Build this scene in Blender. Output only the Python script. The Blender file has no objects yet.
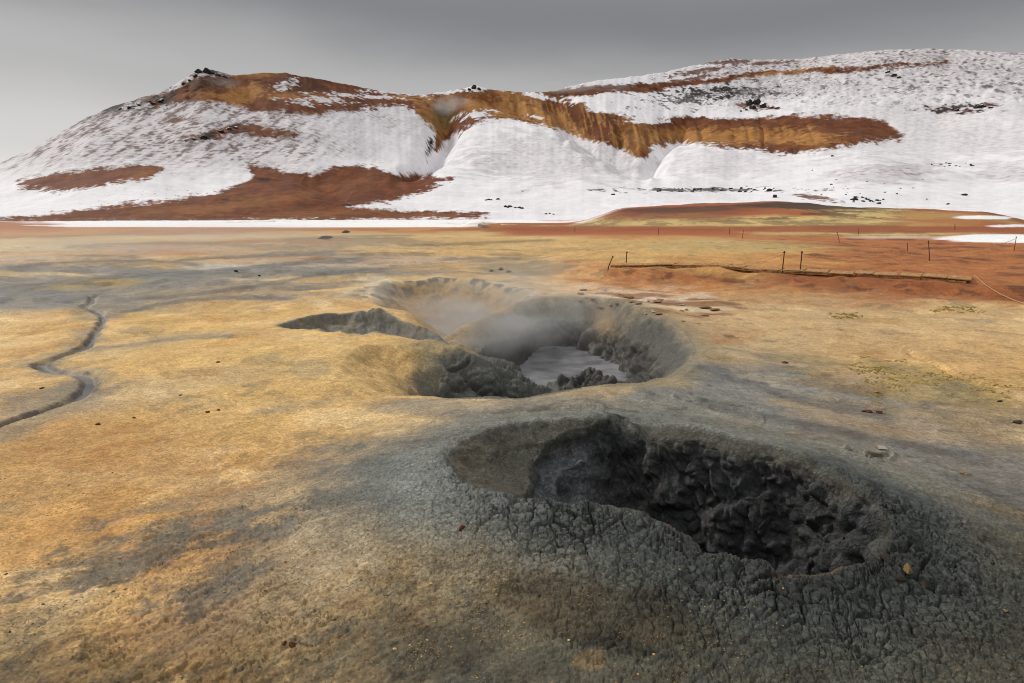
import bpy, bmesh, math, random
import numpy as np
from mathutils import Vector, Matrix

random.seed(7)
rng = np.random.default_rng(11)
F32 = np.float32
sc = bpy.context.scene
COL = sc.collection

# ------------------------------------------------------------------ camera
CAM_H = 1.65
FPX = 682.67
PITCH = math.atan((341.5 - 212.0) / FPX)
cam_d = bpy.data.cameras.new('camera')
cam_d.sensor_width = 36.0
cam_d.lens = 24.0
cam_d.clip_start = 0.05
cam_d.clip_end = 9000
cam = bpy.data.objects.new('camera', cam_d)
cam.location = (0, 0, CAM_H)
cam.rotation_euler = (math.pi / 2 - PITCH, 0, 0)
COL.objects.link(cam)
sc.camera = cam

# ------------------------------------------------------------------ sky, sun, exposure
SUN_ELEV, SUN_AZ = math.radians(34), math.radians(-58)     # azimuth from +Y towards +X
world = bpy.data.worlds.new('World')
sc.world = world
world.use_nodes = True
wn, wl = world.node_tree.nodes, world.node_tree.links
wn.clear()
w_out = wn.new('ShaderNodeOutputWorld')
w_bg = wn.new('ShaderNodeBackground')
w_bg.inputs['Strength'].default_value = 0.1
w_sky = wn.new('ShaderNodeTexSky')
w_sky.sky_type = 'NISHITA'
w_sky.sun_disc = False
w_sky.sun_elevation = SUN_ELEV
w_sky.sun_rotation = SUN_AZ
w_hs = wn.new('ShaderNodeHueSaturation')
w_hs.inputs['Saturation'].default_value = 0.12
wl.new(w_sky.outputs['Color'], w_hs.inputs['Color'])
w_geo = wn.new('ShaderNodeNewGeometry')
w_neg = wn.new('ShaderNodeVectorMath'); w_neg.operation = 'SCALE'; w_neg.inputs['Scale'].default_value = -1.0
wl.new(w_geo.outputs['Incoming'], w_neg.inputs[0])
w_sep = wn.new('ShaderNodeSeparateXYZ')
wl.new(w_neg.outputs[0], w_sep.inputs[0])
w_noise = wn.new('ShaderNodeTexNoise')                      # soft unevenness of the cloud deck
w_noise.inputs['Scale'].default_value = 2.2
w_noise.inputs['Detail'].default_value = 5
w_map = wn.new('ShaderNodeMapping'); w_map.inputs['Scale'].default_value = (1, 1, 3.2)
wl.new(w_neg.outputs[0], w_map.inputs['Vector']); wl.new(w_map.outputs[0], w_noise.inputs['Vector'])
w_na = wn.new('ShaderNodeMath'); w_na.operation = 'MULTIPLY_ADD'
w_na.inputs[1].default_value = 0.09; w_na.inputs[2].default_value = -0.045
wl.new(w_noise.outputs['Fac'], w_na.inputs[0])
w_add = wn.new('ShaderNodeMath'); w_add.operation = 'ADD'
wl.new(w_sep.outputs['Z'], w_add.inputs[0]); wl.new(w_na.outputs[0], w_add.inputs[1])
w_ax = wn.new('ShaderNodeMath'); w_ax.operation = 'MULTIPLY_ADD'   # brighter bank low on the left
w_ax.inputs[1].default_value = 0.055
wl.new(w_sep.outputs['X'], w_ax.inputs[0]); wl.new(w_add.outputs[0], w_ax.inputs[2])
w_ramp = wn.new('ShaderNodeValToRGB')
cr = w_ramp.color_ramp
cr.interpolation = 'EASE'
stops = [(0.0, (.70, .68, .66)), (0.05, (.60, .585, .57)), (0.15, (.42, .417, .415)), (0.26, (.195, .199, .212)),
         (0.36, (.27, .275, .28)), (0.60, (.66, .66, .67)), (1.0, (.80, .80, .79))]
cr.elements[0].position = 0; cr.elements[1].position = 1
for p, c in stops[1:-1]:
    cr.elements.new(p)
for e, (p, c) in zip(cr.elements, stops):
    e.position = p; e.color = (*c, 1)
wl.new(w_ax.outputs[0], w_ramp.inputs['Fac'])
w_x10 = wn.new('ShaderNodeVectorMath'); w_x10.operation = 'SCALE'; w_x10.inputs['Scale'].default_value = 9.6
wl.new(w_ramp.outputs['Color'], w_x10.inputs[0])
w_mix = wn.new('ShaderNodeMixRGB'); w_mix.inputs['Fac'].default_value = 0.05
wl.new(w_x10.outputs[0], w_mix.inputs['Color1']); wl.new(w_hs.outputs['Color'], w_mix.inputs['Color2'])
wl.new(w_mix.outputs['Color'], w_bg.inputs['Color'])
wl.new(w_bg.outputs['Background'], w_out.inputs['Surface'])

sun_d = bpy.data.lights.new('sun', 'SUN')
sun_d.energy = 1.9
sun_d.angle = math.radians(10)
sun_d.color = (1.0, 0.95, 0.87)
sun = bpy.data.objects.new('sun', sun_d)
sv = Vector((math.sin(SUN_AZ) * math.cos(SUN_ELEV), math.cos(SUN_AZ) * math.cos(SUN_ELEV), math.sin(SUN_ELEV)))
sun.rotation_euler = sv.to_track_quat('Z', 'Y').to_euler()
sun.location = (0, 0, 60)
COL.objects.link(sun)

sc.view_settings.view_transform = 'Standard'
sc.view_settings.look = 'None'
sc.view_settings.exposure = 0.16
sc.view_settings.gamma = 1.0
sc.view_settings.use_curve_mapping = False
sc.cycles.use_denoising = True
sc.cycles.filter_width = 1.05
sc.cycles.max_bounces = 5
sc.cycles.diffuse_bounces = 3
sc.cycles.volume_bounces = 0
sc.cycles.volume_step_rate = 2.0
sc.cycles.volume_max_steps = 64

# ------------------------------------------------------------------ projection helpers
CP, SP = math.cos(PITCH), math.sin(PITCH)
def ray(u, v):
    x = (u - 512.0) / FPX; yc = (341.5 - v) / FPX
    return x, CP + yc * SP, -SP + yc * CP
def at(u, v, z=0.0):
    dx, dy, dz = ray(u, v)
    t = (z - CAM_H) / dz
    return dx * t, dy * t
def proj(x, y, z):
    zz = z - CAM_H
    depth = y * CP - zz * SP
    depth = np.where(depth < 0.02, 0.02, depth)
    up = y * SP + zz * CP
    return 512.0 + FPX * x / depth, 341.5 - FPX * up / depth
def azel(u, v):
    dx, dy, dz = ray(u, v)
    return math.atan2(dx, dy), math.atan2(dz, math.hypot(dx, dy))

# ------------------------------------------------------------------ noise
_ang = np.arange(256) / 256.0 * 2 * np.pi
_gx, _gy = np.cos(_ang).astype(F32), np.sin(_ang).astype(F32)
def _hash2(ix, iy, seed):
    h = (ix.astype(np.uint32) * np.uint32(374761393)) + (iy.astype(np.uint32) * np.uint32(668265263)) + np.uint32((seed * 974711 + 12345) & 0xffffffff)
    h = (h ^ (h >> np.uint32(13))) * np.uint32(1274126177)
    return h ^ (h >> np.uint32(16))
def perlin(x, y, seed=0):
    x = np.asarray(x, F32); y = np.asarray(y, F32)
    fx = np.floor(x); fy = np.floor(y)
    ax = fx.astype(np.int32).view(np.uint32) * np.uint32(374761393); ay = fy.astype(np.int32).view(np.uint32) * np.uint32(668265263) + np.uint32((seed * 974711 + 12345) & 0xffffffff)
    ax1 = ax + np.uint32(374761393); ay1 = ay + np.uint32(668265263)
    dx = x - fx; dy = y - fy
    u = dx * dx * dx * (dx * (dx * 6 - 15) + 10); v = dy * dy * dy * (dy * (dy * 6 - 15) + 10)
    def g(hx, hy, ox, oy):
        h = hx + hy
        h ^= h >> np.uint32(13); h *= np.uint32(1274126177); h >>= np.uint32(18); h &= np.uint32(255)
        return _gx[h] * (dx - F32(ox)) + _gy[h] * (dy - F32(oy))
    a = g(ax, ay, 0, 0); a += u * (g(ax1, ay, 1, 0) - a)
    b = g(ax, ay1, 0, 1); b += u * (g(ax1, ay1, 1, 1) - b)
    return (a + v * (b - a)) * F32(1.5)
def fbm(x, y, scale, octs=4, seed=0, gain=0.5, foot=None):
    """noise of wavelength `scale` metres; octaves finer than the local sample spacing `foot` fade out"""
    out = np.zeros(np.shape(x), F32); amp = 1.0; s = scale
    for o in range(octs):
        n = perlin(x / s, y / s, seed * 17 + o)
        if foot is not None:
            n = n * np.clip(s / foot / 2.0 - 0.5, 0, 1)
        out += amp * n
        amp *= gain; s *= 0.49
    return out
def voro(x, y, scale, seed=0, jit=0.95):
    """distance to nearest and second nearest cell point, and a random value per cell"""
    x = np.asarray(x, F32) / F32(scale); y = np.asarray(y, F32) / F32(scale)
    ix = np.floor(x).astype(np.int64); iy = np.floor(y).astype(np.int64)
    f1 = np.full(x.shape, 9, F32); f2 = f1.copy(); idv = np.zeros(x.shape, F32)
    for ox in (-1, 0, 1):
        for oy in (-1, 0, 1):
            cx, cy = ix + ox, iy + oy
            h = _hash2(cx, cy, seed)
            px = cx + 0.5 + jit * ((h & np.uint32(1023)).astype(F32) / 1023 - 0.5)
            py = cy + 0.5 + jit * (((h >> np.uint32(10)) & np.uint32(1023)).astype(F32) / 1023 - 0.5)
            d = np.sqrt((px - x) ** 2 + (py - y) ** 2).astype(F32)
            near = d < f1
            f2 = np.where(near, f1, np.minimum(f2, d))
            idv = np.where(near, (h >> np.uint32(20)).astype(F32) / 4095, idv)
            f1 = np.where(near, d, f1)
    return f1, f2, idv
def voro3(x, y, z, scale, seed=0, jit=0.95):
    x, y, z = (np.asarray(q_, F32) / F32(scale) for q_ in (x, y, z))
    ix, iy, iz = (np.floor(q_).astype(np.int64) for q_ in (x, y, z))
    f1 = np.full(x.shape, 9, F32); f2 = f1.copy(); idv = np.zeros(x.shape, F32)
    for oz in (-1, 0, 1):
        for ox in (-1, 0, 1):
            for oy in (-1, 0, 1):
                cx, cy, cz = ix + ox, iy + oy, iz + oz
                h = _hash2(cx + cz * 7919, cy + cz * 104729, seed)
                px = cx + 0.5 + jit * ((h & np.uint32(1023)).astype(F32) / 1023 - 0.5)
                py = cy + 0.5 + jit * (((h >> np.uint32(10)) & np.uint32(1023)).astype(F32) / 1023 - 0.5)
                h3 = h * np.uint32(2654435761)
                pz = cz + 0.5 + jit * (((h3 >> np.uint32(12)) & np.uint32(1023)).astype(F32) / 1023 - 0.5)
                d = np.sqrt((px - x) ** 2 + (py - y) ** 2 + (pz - z) ** 2).astype(F32)
                near = d < f1
                f2 = np.where(near, f1, np.minimum(f2, d))
                idv = np.where(near, (h >> np.uint32(20)).astype(F32) / 4095, idv)
                f1 = np.where(near, d, f1)
    return f1, f2, idv
def ss(x, a, b):
    t = np.clip((x - a) / (b - a), 0, 1)
    return t * t * (3 - 2 * t)

# ------------------------------------------------------------------ curves and signed distances
def catmull(pts, n=8, closed=True):
    P = np.array(pts, float); N = len(P); out = []
    rngi = range(N) if closed else range(N - 1)
    for i in rngi:
        if closed:
            p0, p1, p2, p3 = P[(i - 1) % N], P[i], P[(i + 1) % N], P[(i + 2) % N]
        else:
            p0, p1, p2, p3 = P[max(i - 1, 0)], P[i], P[i + 1], P[min(i + 2, N - 1)]
        for k in range(n):
            t = k / n
            out.append(0.5 * ((2 * p1) + (-p0 + p2) * t + (2 * p0 - 5 * p1 + 4 * p2 - p3) * t * t + (-p0 + 3 * p1 - 3 * p2 + p3) * t ** 3))
    if not closed:
        out.append(P[-1])
    return np.array(out)
def poly_dist(px, py, poly, closed=True):
    """unsigned distance, signed negative inside when closed; also position along the line 0..1"""
    best = np.full(px.shape, 1e9, F32); par = np.zeros(px.shape, F32); inside = np.zeros(px.shape, bool)
    n = len(poly); m = n if closed else n - 1
    for i in range(m):
        ax, ay = poly[i][:2]; bx, by = poly[(i + 1) % n][:2]
        ex, ey = bx - ax, by - ay
        L = ex * ex + ey * ey + 1e-12
        t = np.clip(((px - ax) * ex + (py - ay) * ey) / L, 0, 1)
        d = (px - ax - t * ex) ** 2 + (py - ay - t * ey) ** 2
        c = d < best
        best = np.where(c, d, best); par = np.where(c, (i + t) / m, par)
        if closed:
            cond = ((ay > py) != (by > py)) & (px < (bx - ax) * (py - ay) / (by - ay + 1e-12) + ax)
            inside ^= cond
    d = np.sqrt(best)
    return (np.where(inside, -d, d) if closed else d), par
class Field:
    """distance to a line or polygon kept on a regular raster and read back bilinearly"""
    def __init__(s, poly, step, pad, closed=True):
        poly = np.array(poly, float)
        s.x0, s.y0 = poly[:, 0].min() - pad, poly[:, 1].min() - pad
        x1, y1 = poly[:, 0].max() + pad, poly[:, 1].max() + pad
        s.nx, s.ny = int((x1 - s.x0) / step) + 2, int((y1 - s.y0) / step) + 2
        s.step = step
        X, Y = np.meshgrid(s.x0 + np.arange(s.nx) * step, s.y0 + np.arange(s.ny) * step)
        s.d, s.p = poly_dist(X.astype(F32), Y.astype(F32), poly, closed)
    def read(s, x, y, want_par=False):
        fx = np.clip((x - s.x0) / s.step, 0, s.nx - 1.001); fy = np.clip((y - s.y0) / s.step, 0, s.ny - 1.001)
        ex = np.abs((x - s.x0) / s.step - fx) * s.step; ey = np.abs((y - s.y0) / s.step - fy) * s.step
        ix, iy = fx.astype(np.int32), fy.astype(np.int32)
        tx, ty = (fx - ix).astype(F32), (fy - iy).astype(F32)
        def bil(A):
            return (A[iy, ix] * (1 - tx) + A[iy, ix + 1] * tx) * (1 - ty) + (A[iy + 1, ix] * (1 - tx) + A[iy + 1, ix + 1] * tx) * ty
        d = bil(s.d) + np.hypot(ex, ey).astype(F32)
        return (d, s.p[iy, ix]) if want_par else d

def world_poly(pix, z, n=8, closed=True):
    return catmull([at(u, v, z) for u, v in pix], n, closed)

# near crater: rim and the lip of its inner drop
RIM_Z = 0.26
rim_pix = [(446, 459), (474, 482), (520, 493), (570, 500), (622, 507), (648, 516), (670, 528), (690, 533), (710, 547), (742, 555),
           (766, 560), (778, 572), (815, 574), (853, 567), (874, 560), (891, 546), (890, 528), (881, 503), (860, 487), (836, 470), (800, 453),
           (762, 443), (718, 433), (689, 427), (640, 417), (576, 414), (510, 419), (468, 433), (449, 447)]
lip_pix = [(516, 489), (570, 499), (622, 507), (648, 516), (670, 528), (690, 533), (710, 547), (742, 555), (766, 560), (778, 572),
           (815, 574), (853, 567), (874, 560), (888, 546), (886, 528), (876, 506), (854, 493), (829, 478), (796, 461), (758, 452), (716, 443),
           (690, 436), (660, 432), (625, 428), (590, 433), (560, 443), (537, 455), (527, 470)]
F_rim = Field(world_poly(rim_pix, RIM_Z), 0.012, 0.9)
_lip_w = []
for (u, v) in lip_pix:
    zz = RIM_Z - {590: .12, 560: .16, 537: .18, 527: .16, 516: .08, 625: .10}.get(u, .03) if v < 492 else RIM_Z - .03
    _lip_w.append(at(u, v, zz))
F_lip = Field(catmull(_lip_w, 8), 0.012, 0.5)

# the large pit behind it
pit_pix = [(340, 372), (374, 390), (415, 397), (477, 402), (526, 404), (575, 401), (629, 395), (665, 384), (690, 363), (694, 345), (676, 326),
           (650, 313), (608, 302), (567, 299), (514, 302), (480, 315), (452, 322), (424, 338), (400, 345), (358, 350)]
F_pit = Field(world_poly(pit_pix, 0.04), 0.03, 2.0)
rear_pix = [(368, 294), (388, 285), (444, 281), (493, 285), (533, 294), (510, 306), (478, 320), (462, 334), (430, 336), (410, 322), (392, 306), (374, 301)]
F_rear = Field(world_poly(rear_pix, 0.05), 0.04, 2.5)
trench_pix = [(276, 328), (292, 320), (316, 316), (341, 313), (382, 316), (419, 324), (446, 330), (452, 339), (424, 339), (400, 337), (365, 336), (325, 333)]
F_trench = Field(world_poly(trench_pix, 0.02), 0.02, 1.2)
# spur running into the pit from the left, crest with falling height
_sp = [(330, 352, 0.02), (384, 342, 0.02), (419, 338, 0.02), (456, 347, -0.06), (493, 362, -0.26), (522, 378, -0.46), (542, 394, -0.70), (552, 404, -0.95)]
spur_w = np.array([(*at(u, v, z), z) for u, v, z in _sp])
F_spur = Field(catmull(spur_w[:, :2], 8, False), 0.03, 2.0, closed=False)
spur_z = np.interp(np.linspace(0, 1, 400), np.linspace(0, 1, len(spur_w)), spur_w[:, 2]).astype(F32)
POOL_Z = -0.74
# stream on the left
stream_pix = [(112, 291), (96, 294), (92, 303), (84, 309), (102, 316), (101, 327), (94, 338), (82, 350), (50, 362), (40, 366), (58, 374), (84, 381), (90, 389),
              (78, 402), (45, 416), (10, 428), (-40, 444), (-110, 462)]
stream_w = catmull([at(u, v, -0.02) for u, v in stream_pix], 8, False)
F_stream = Field(stream_w, 0.05, 3.0, closed=False)
# low bank under the boardwalk
berm_pix = [(520, 262), (570, 265.5), (610, 267.5), (700, 271), (800, 275), (900, 279), (985, 283), (1060, 287)]
BERM_Z = 0.20
berm_w = catmull([at(u, v, BERM_Z) for u, v in berm_pix], 6, False)
F_berm = Field(berm_w, 0.12, 12.0, closed=False)
RIM_XY, PIT_XY = world_poly(rim_pix, RIM_Z), world_poly(pit_pix, 0.04)

GROUND_R = 150.0
# skyline and low mound in angles
mound_line = [(560, 214), (590, 211.5), (613, 208.5), (650, 206.5), (690, 204.5), (740, 202.5), (777, 201.5), (810, 204), (845, 207), (913, 209), (982, 211.5), (1016, 217), (1045, 222)]
_ml = np.array([azel(u, v) for u, v in mound_line])
def height(x, y, parts=None):
    r = np.hypot(x, y); az = np.arctan2(x, y)
    foot = r * 0.004
    z = 0.05 * fbm(x, y, 2.6, 3, 1) * ss(r, 1.5, 5)
    z += 0.16 * fbm(x, y, 14, 3, 2) * ss(r, 14, 26) * (1 - ss(r, 60, 120))
    z += 0.05 * fbm(x, y, 1.1, 3, 3, foot=foot) * ss(r, 9, 16) * (1 - ss(r, 30, 60))
    # sandy swell left of the pits
    z += 0.12 * np.exp(-(((x + 2.3) / 1.6) ** 2 + ((y - 7.2) / 1.6) ** 2))
    # near crater
    d = F_rim.read(x, y); e = F_lip.read(x, y)
    rn = 0.02 * fbm(x, y, 0.22, 3, 5)
    dout = np.maximum(d, 0)
    z += (RIM_Z - 0.02) * np.exp(-(dout / 0.95) ** 1.25) * (1 - 0.0 * y)
    z += 0.03 * np.exp(-((d - 0.05) / 0.07) ** 2) * (0.5 + 0.8 * fbm(x, y, 0.35, 2, 6))
    q = np.maximum(-e + rn, 0)
    shelf = np.clip(-d - np.maximum(-e, 0), 0, 1)
    right = ss(x, 0.45, 0.95)
    ql = q + 0.05 * fbm(x, y, 0.3, 2, 8) * ss(q, 0.02, 0.1)
    wl_ = 0.13 * ss(ql, 0, .05) + 0.10 * ql + 0.15 * ss(ql, .17, .22) + 0.45 * ss(ql, .26, .75)
    wr_ = 0.68 * ss(q, -0.01, .15) + 0.45 * ss(q, .12, .40) + 0.5 * ss(q, .36, .62)
    crater = -0.50 * shelf - np.where(d < 0.4, wl_ * (1 - right) + wr_ * right, 0)
    z += crater
    # large pit
    p = F_pit.read(x, y)
    pn = 0.08 * fbm(x, y, 0.8, 3, 9)
    qi = np.maximum(-p + pn * ss(-p, 0, .2), 0)
    # back wall drops in two steps, the right wall slopes
    rw = ss(x, 0.9, 1.7)
    back = 0.30 * ss(qi, -.04, .52) + 0.54 * ss(qi, .52, .64) + 0.1 * ss(qi, .6, 1.2)
    lw = (1 - ss(x, -1.3, -.1)) * (1 - ss(y, 8.6, 9.6))
    slope = 0.72 * ss(qi, -0.03, .72) + 0.24 * ss(qi, .5, .95)
    lft = 0.92 * np.clip(qi / 1.7, 0, 1) ** 1.2
    zp = -((back * (1 - rw) + slope * rw) * (1 - lw) + lft * lw)
    # stump of collapsed mud at the foot of the right wall
    lx, ly = at(592, 384, -0.6)
    zp += 0.50 * np.exp(-(((x - lx + .06) / .62) ** 2 + ((y - ly + .10) / .52) ** 2)) * ss(-p, 0, .3) * (1 + .5 * fbm(x, y, .35, 3, 17))
    # notch in the back wall
    nx_, ny_ = at(606, 318, -0.2)
    zp -= 0.22 * np.exp(-(((x - nx_) / .33) ** 2 + ((y - ny_ - .15) / .5) ** 2))
    ds, ps = F_spur.read(x, y, True)
    zc = spur_z[np.clip((ps * 399).astype(np.int32), 0, 399)]
    ds2 = np.maximum(ds - 0.10, 0)
    spur = zc - 0.50 * ds2 * ss(ds2, -.1, .5) - 0.20 * ss(ds2, .35, .8) * ss(x, -.9, -.2)
    inp = ss(-p, -0.05, 0.05)
    m = np.maximum(zp, spur); dif = np.abs(zp - spur)
    m = m + 0.04 * np.exp(-(dif / 0.05))
    z += np.where(p < 0.05, m * inp, 0)
    z += 0.07 * np.exp(-((p - .15) / .45) ** 2) * ss(x, -0.2, 0.6) * (p > 0)
    z += 0.07 * np.exp(-((p) / .45) ** 2) * ss(x, -0.2, 0.6) * (p <= 0)
    # rear crater and left trench
    c = F_rear.read(x, y)
    qc = np.maximum(-c + 0.12 * fbm(x, y, 1.2, 3, 12), 0)
    z -= (0.42 * ss(qc, 0, 1.0) + 0.12 * ss(qc, .9, 1.6)) * ss(-c, -.05, .1)
    z += 0.10 * np.exp(-((np.maximum(c, 0)) / .7) ** 2) * ss(y, 12, 14.5) * (c > 0) + 0.10 * ss(y, 12, 14.5) * (c <= 0) * (1 - ss(-c, 0, .5))
    t = F_trench.read(x, y)
    qt = np.maximum(-t + 0.05 * fbm(x, y, .4, 3, 13), 0)
    z -= 0.20 * ss(qt, 0, .22) * ss(-t, -.02, .05)
    tx_, ty_ = at(378, 319, 0)
    z += .13 * np.exp(-((x - tx_) / .75) ** 2 - ((y - ty_ - .25) / .35) ** 2)
    # stream bed
    s = F_stream.read(x, y)
    sw = 0.06 + 0.03 * fbm(x, y, 1.0, 2, 14)
    z -= 0.045 * (1 - ss(s, sw * .5, sw * 1.6)) * ss(s, 4, 1.5)
    # bank below the boardwalk
    b, bp = F_berm.read(x, y, True)
    ybank = np.interp(x, berm_w[:, 0], berm_w[:, 1])
    sb = np.where(y > ybank, b, -b)
    zb = BERM_Z * ss(sb, -1.15 + .3 * fbm(x, y, 1.5, 2, 15), -.05) * (1 - ss(sb, 1.5, 11)) * ss(x, berm_w[0, 0], berm_w[0, 0] + 2.2) * (1 - ss(x, 16, 24))
    z += zb
    # low mound far right
    me = np.interp(az, _ml[:, 0], _ml[:, 1], left=-.03, right=-.03)
    zm = CAM_H + 105.0 * np.tan(me)
    fm = ss(az, _ml[0, 0], _ml[0, 0] + .10) * (1 - ss(az, _ml[-1, 0] - .05, _ml[-1, 0] + .05))
    z += np.maximum(zm, 0) * fm * (ss(r, 50, 104)) * (1 - 0.75 * ss(r, 106, 142)) * (1 + .06 * fbm(x, y, 9, 3, 16))
    z *= 1.0
    # small cone of sinter at 482,226
    kx, ky = at(481, 230, 0)
    z += 0.85 * np.exp(-(np.hypot((x - kx) / 2.6, (y - ky) / 2.6)) ** 1.6)
    if parts is not None:
        parts.update(d=d, e=e, q=q, p=p, c=c, t=t, s=s, sb=sb, r=r, az=az, right=right, shelf=shelf, spur=(spur > zp) & (p < 0), ds=ds)
    return z

# ------------------------------------------------------------------ ground grid: polar about the viewpoint, denser where the surface is steep
Q = 1.0
az_in = np.linspace(-0.78, 0.78, int(1180 * Q))
az_l = -0.78 - np.geomspace(0.002, math.pi - 0.78, 90)
AZ = np.concatenate([az_l[::-1], az_in, -az_l]).astype(np.float64)
NC = len(AZ)
K = 2000
rf = np.geomspace(0.35, GROUND_R, K)
AZc = AZ
A2, R2 = np.meshgrid(AZc, rf, indexing='ij')
Hf = height(R2 * np.sin(A2), R2 * np.cos(A2)).astype(F32)
dr = np.diff(rf)[None, :]; dz = np.diff(Hf, axis=1)
rm = 0.5 * (rf[1:] + rf[:-1])[None, :]; zm_ = 0.5 * (Hf[:, 1:] + Hf[:, :-1]) - CAM_H
L3 = np.sqrt(dr ** 2 + dz ** 2); dist = np.sqrt(rm ** 2 + zm_ ** 2)
cross = (rm * dz - zm_ * dr) / (L3 * dist + 1e-9)
wgt = L3 / dist * (0.10 + np.abs(cross))
wgt *= np.where(rm < 1.3, 0.3, 1.0)
cs = np.cumsum(np.pad(wgt, ((12, 12), (0, 0)), mode='edge'), axis=0)
wgt = np.vstack([cs[24:25], cs[24:] - np.vstack([np.zeros((1, cs.shape[1])), cs[:-25]])[:len(cs[24:])]])[1:]
cum = np.concatenate([np.zeros((len(AZc), 1)), np.cumsum(wgt, axis=1)], axis=1)
NR = int(900 * Q)
RRc = np.empty((len(AZc), NR))
for j in range(len(AZc)):
    RRc[j] = np.interp(np.linspace(0, cum[j, -1], NR), cum[j], rf)
RR = RRc
AA = np.repeat(AZ[:, None], NR, axis=1)
X = RR * np.sin(AA); Y = RR * np.cos(AA)
P = {}
Z = height(X, Y, P).astype(np.float64)
edge_z = Z[:, -1].copy()

def grid_normals(X, Y, Z):
    pu = np.stack([np.gradient(A, axis=0) for A in (X, Y, Z)], -1); pv = np.stack([np.gradient(A, axis=1) for A in (X, Y, Z)], -1)
    n = np.cross(pv, pu)
    n /= np.linalg.norm(n, axis=-1, keepdims=True) + 1e-12
    return n * np.sign(n[..., 2:3] + 1e-9)
N0 = grid_normals(X, Y, Z)
def box(A, k, axis):
    w = 2 * k + 1
    pad = [(0, 0)] * A.ndim; pad[axis] = (k + 1, k)
    cs_ = np.cumsum(np.pad(A, pad, mode='edge'), axis=axis)
    return (np.take(cs_, range(w, cs_.shape[axis]), axis) - np.take(cs_, range(0, cs_.shape[axis] - w), axis)) / w
for _ in range(2):
    N0 = box(box(N0, 3, 0), 3, 1)
N0 /= np.linalg.norm(N0, axis=-1, keepdims=True)

# fine relief, displaced along the surface normal
r = P['r']; d = P['d']; e = P['e']; p = P['p']; q = P['q']
STEP = np.sqrt(np.gradient(X, axis=1) ** 2 + np.gradient(Y, axis=1) ** 2 + np.gradient(Z, axis=1) ** 2).astype(F32)
foot = np.maximum(np.maximum(r * 0.0016, 0.002), .75 * STEP)
rel = np.zeros_like(Z, dtype=F32)
rel += 0.008 * fbm(X, Y, 0.35, 6, 31, gain=.5, foot=foot)
lumpy = fbm(X, Y, 1.1, 3, 32)
# diagonal flow texture of the foreground
fx_, fy_ = 0.80 * X + 0.60 * Y, -0.60 * X + 0.80 * Y
flow = fbm(fx_ * 0.35, fy_, 0.16, 4, 33, foot=foot)
rel += 0.005 * flow * (1 - ss(r, 3.5, 6)) * ss(d, 0.2, 1.0)
rel += np.where(r > 8, 0.0018 * r * fbm(X, Y, 0.9, 4, 34, foot=foot) * ss(r, 8, 14) * (1 - ss(r, 40, 80)), 0)
near = (np.abs(X) < 4.5) & (Y > 0.8) & (Y < 6.0)
xi, yi = X[near], Y[near]
wa = fbm(xi, yi, 0.12, 3, 41); wb = fbm(xi, yi, 0.12, 3, 42)
f1 = np.zeros(xi.shape, F32); f2 = f1 + 1; cid = f1 + .5; g1 = f1.copy(); g2 = f1 + 1; gid = f1 + .5
rs = (d[near] > -.3) & (d[near] < 1.3)
zr = Z[near][rs]
ysl = yi[rs] - .5 * zr
f1[rs], f2[rs], cid[rs] = voro(xi[rs] + .020 * wa[rs], ysl + .020 * wb[rs], 0.090, 3)
g1[rs], g2[rs], gid[rs] = voro(xi[rs] + .008 * wa[rs], ysl + .008 * wb[rs], 0.040, 5)
h1, h2, hid = voro(xi + .05 * wa, yi + .05 * wb, 0.32, 8)
k1 = ss(f2 - f1, .0, .12); k2 = ss(g2 - g1, 0, .14); k3 = ss(h2 - h1, 0, 0.05)
dn = d[near]; en = e[near]
side = ss(yi + 0.35 * xi, 4.6, 3.4)               # cracks are coarse on the near flank, fine behind
ring = np.exp(-(np.maximum(dn + .08 * wa, 0) / 0.36) ** 2) * (0.06 + 0.94 * side) * ss(dn, -.035, .02) * ss(xi, -0.7, 0.15)
ringw = np.exp(-(np.maximum(dn, 0) / 0.9) ** 2) * ss(dn, -.035, .02)
crack = (1 - k1) * ring
rel_n = ring * (0.030 * k1 + 0.015 * (cid - .5) * k1 + 0.008 * k2 - 0.036) - 0.024 * ring * (1 - k3)
rel_n *= .62 + .75 * ss(fbm(xi, yi, .45, 3, 60), -.35, .35)
rel_n += ringw * side * (0.007 * k2 - 0.004)
rel_n += 0.022 * fbm(xi, yi, 0.20, 3, 44) * np.exp(-(np.maximum(dn, 0) / 0.25) ** 2) * (dn > -.2)
hm_ = .35 + .65 * ss(fbm(xi, yi, .9, 3, 58), -.3, .3)
fo_x, fo_y = 0.80 * xi + 0.60 * yi, -0.60 * xi + 0.80 * yi
e1, e2, eid = voro(fo_x * .62 + .04 * wa, fo_y + .04 * wb, 0.062, 31)
i1, i2, iid = voro(fo_x * .75 + .02 * wa, fo_y + .02 * wb, 0.027, 32)
cl = ss(dn, .25, .7) * hm_ * (.15 + .85 * ss(yi + .2 * np.abs(xi), 4.4, 3.2)) * (1 - ss(np.hypot(xi, yi), 5, 6.5))
rel_n += cl * (.009 * ss(e2 - e1, 0, .14) + .008 * (eid - .5) * ss(e2 - e1, 0, .12) + .004 * ss(i2 - i1, 0, .2) - .010)
rdg = 1 - np.abs(fbm(fo_x * .5, fo_y, .14, 4, 59)) * 2.2
rel_n -= cl * .008 * np.clip(rdg, 0, 1) ** 3
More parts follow.
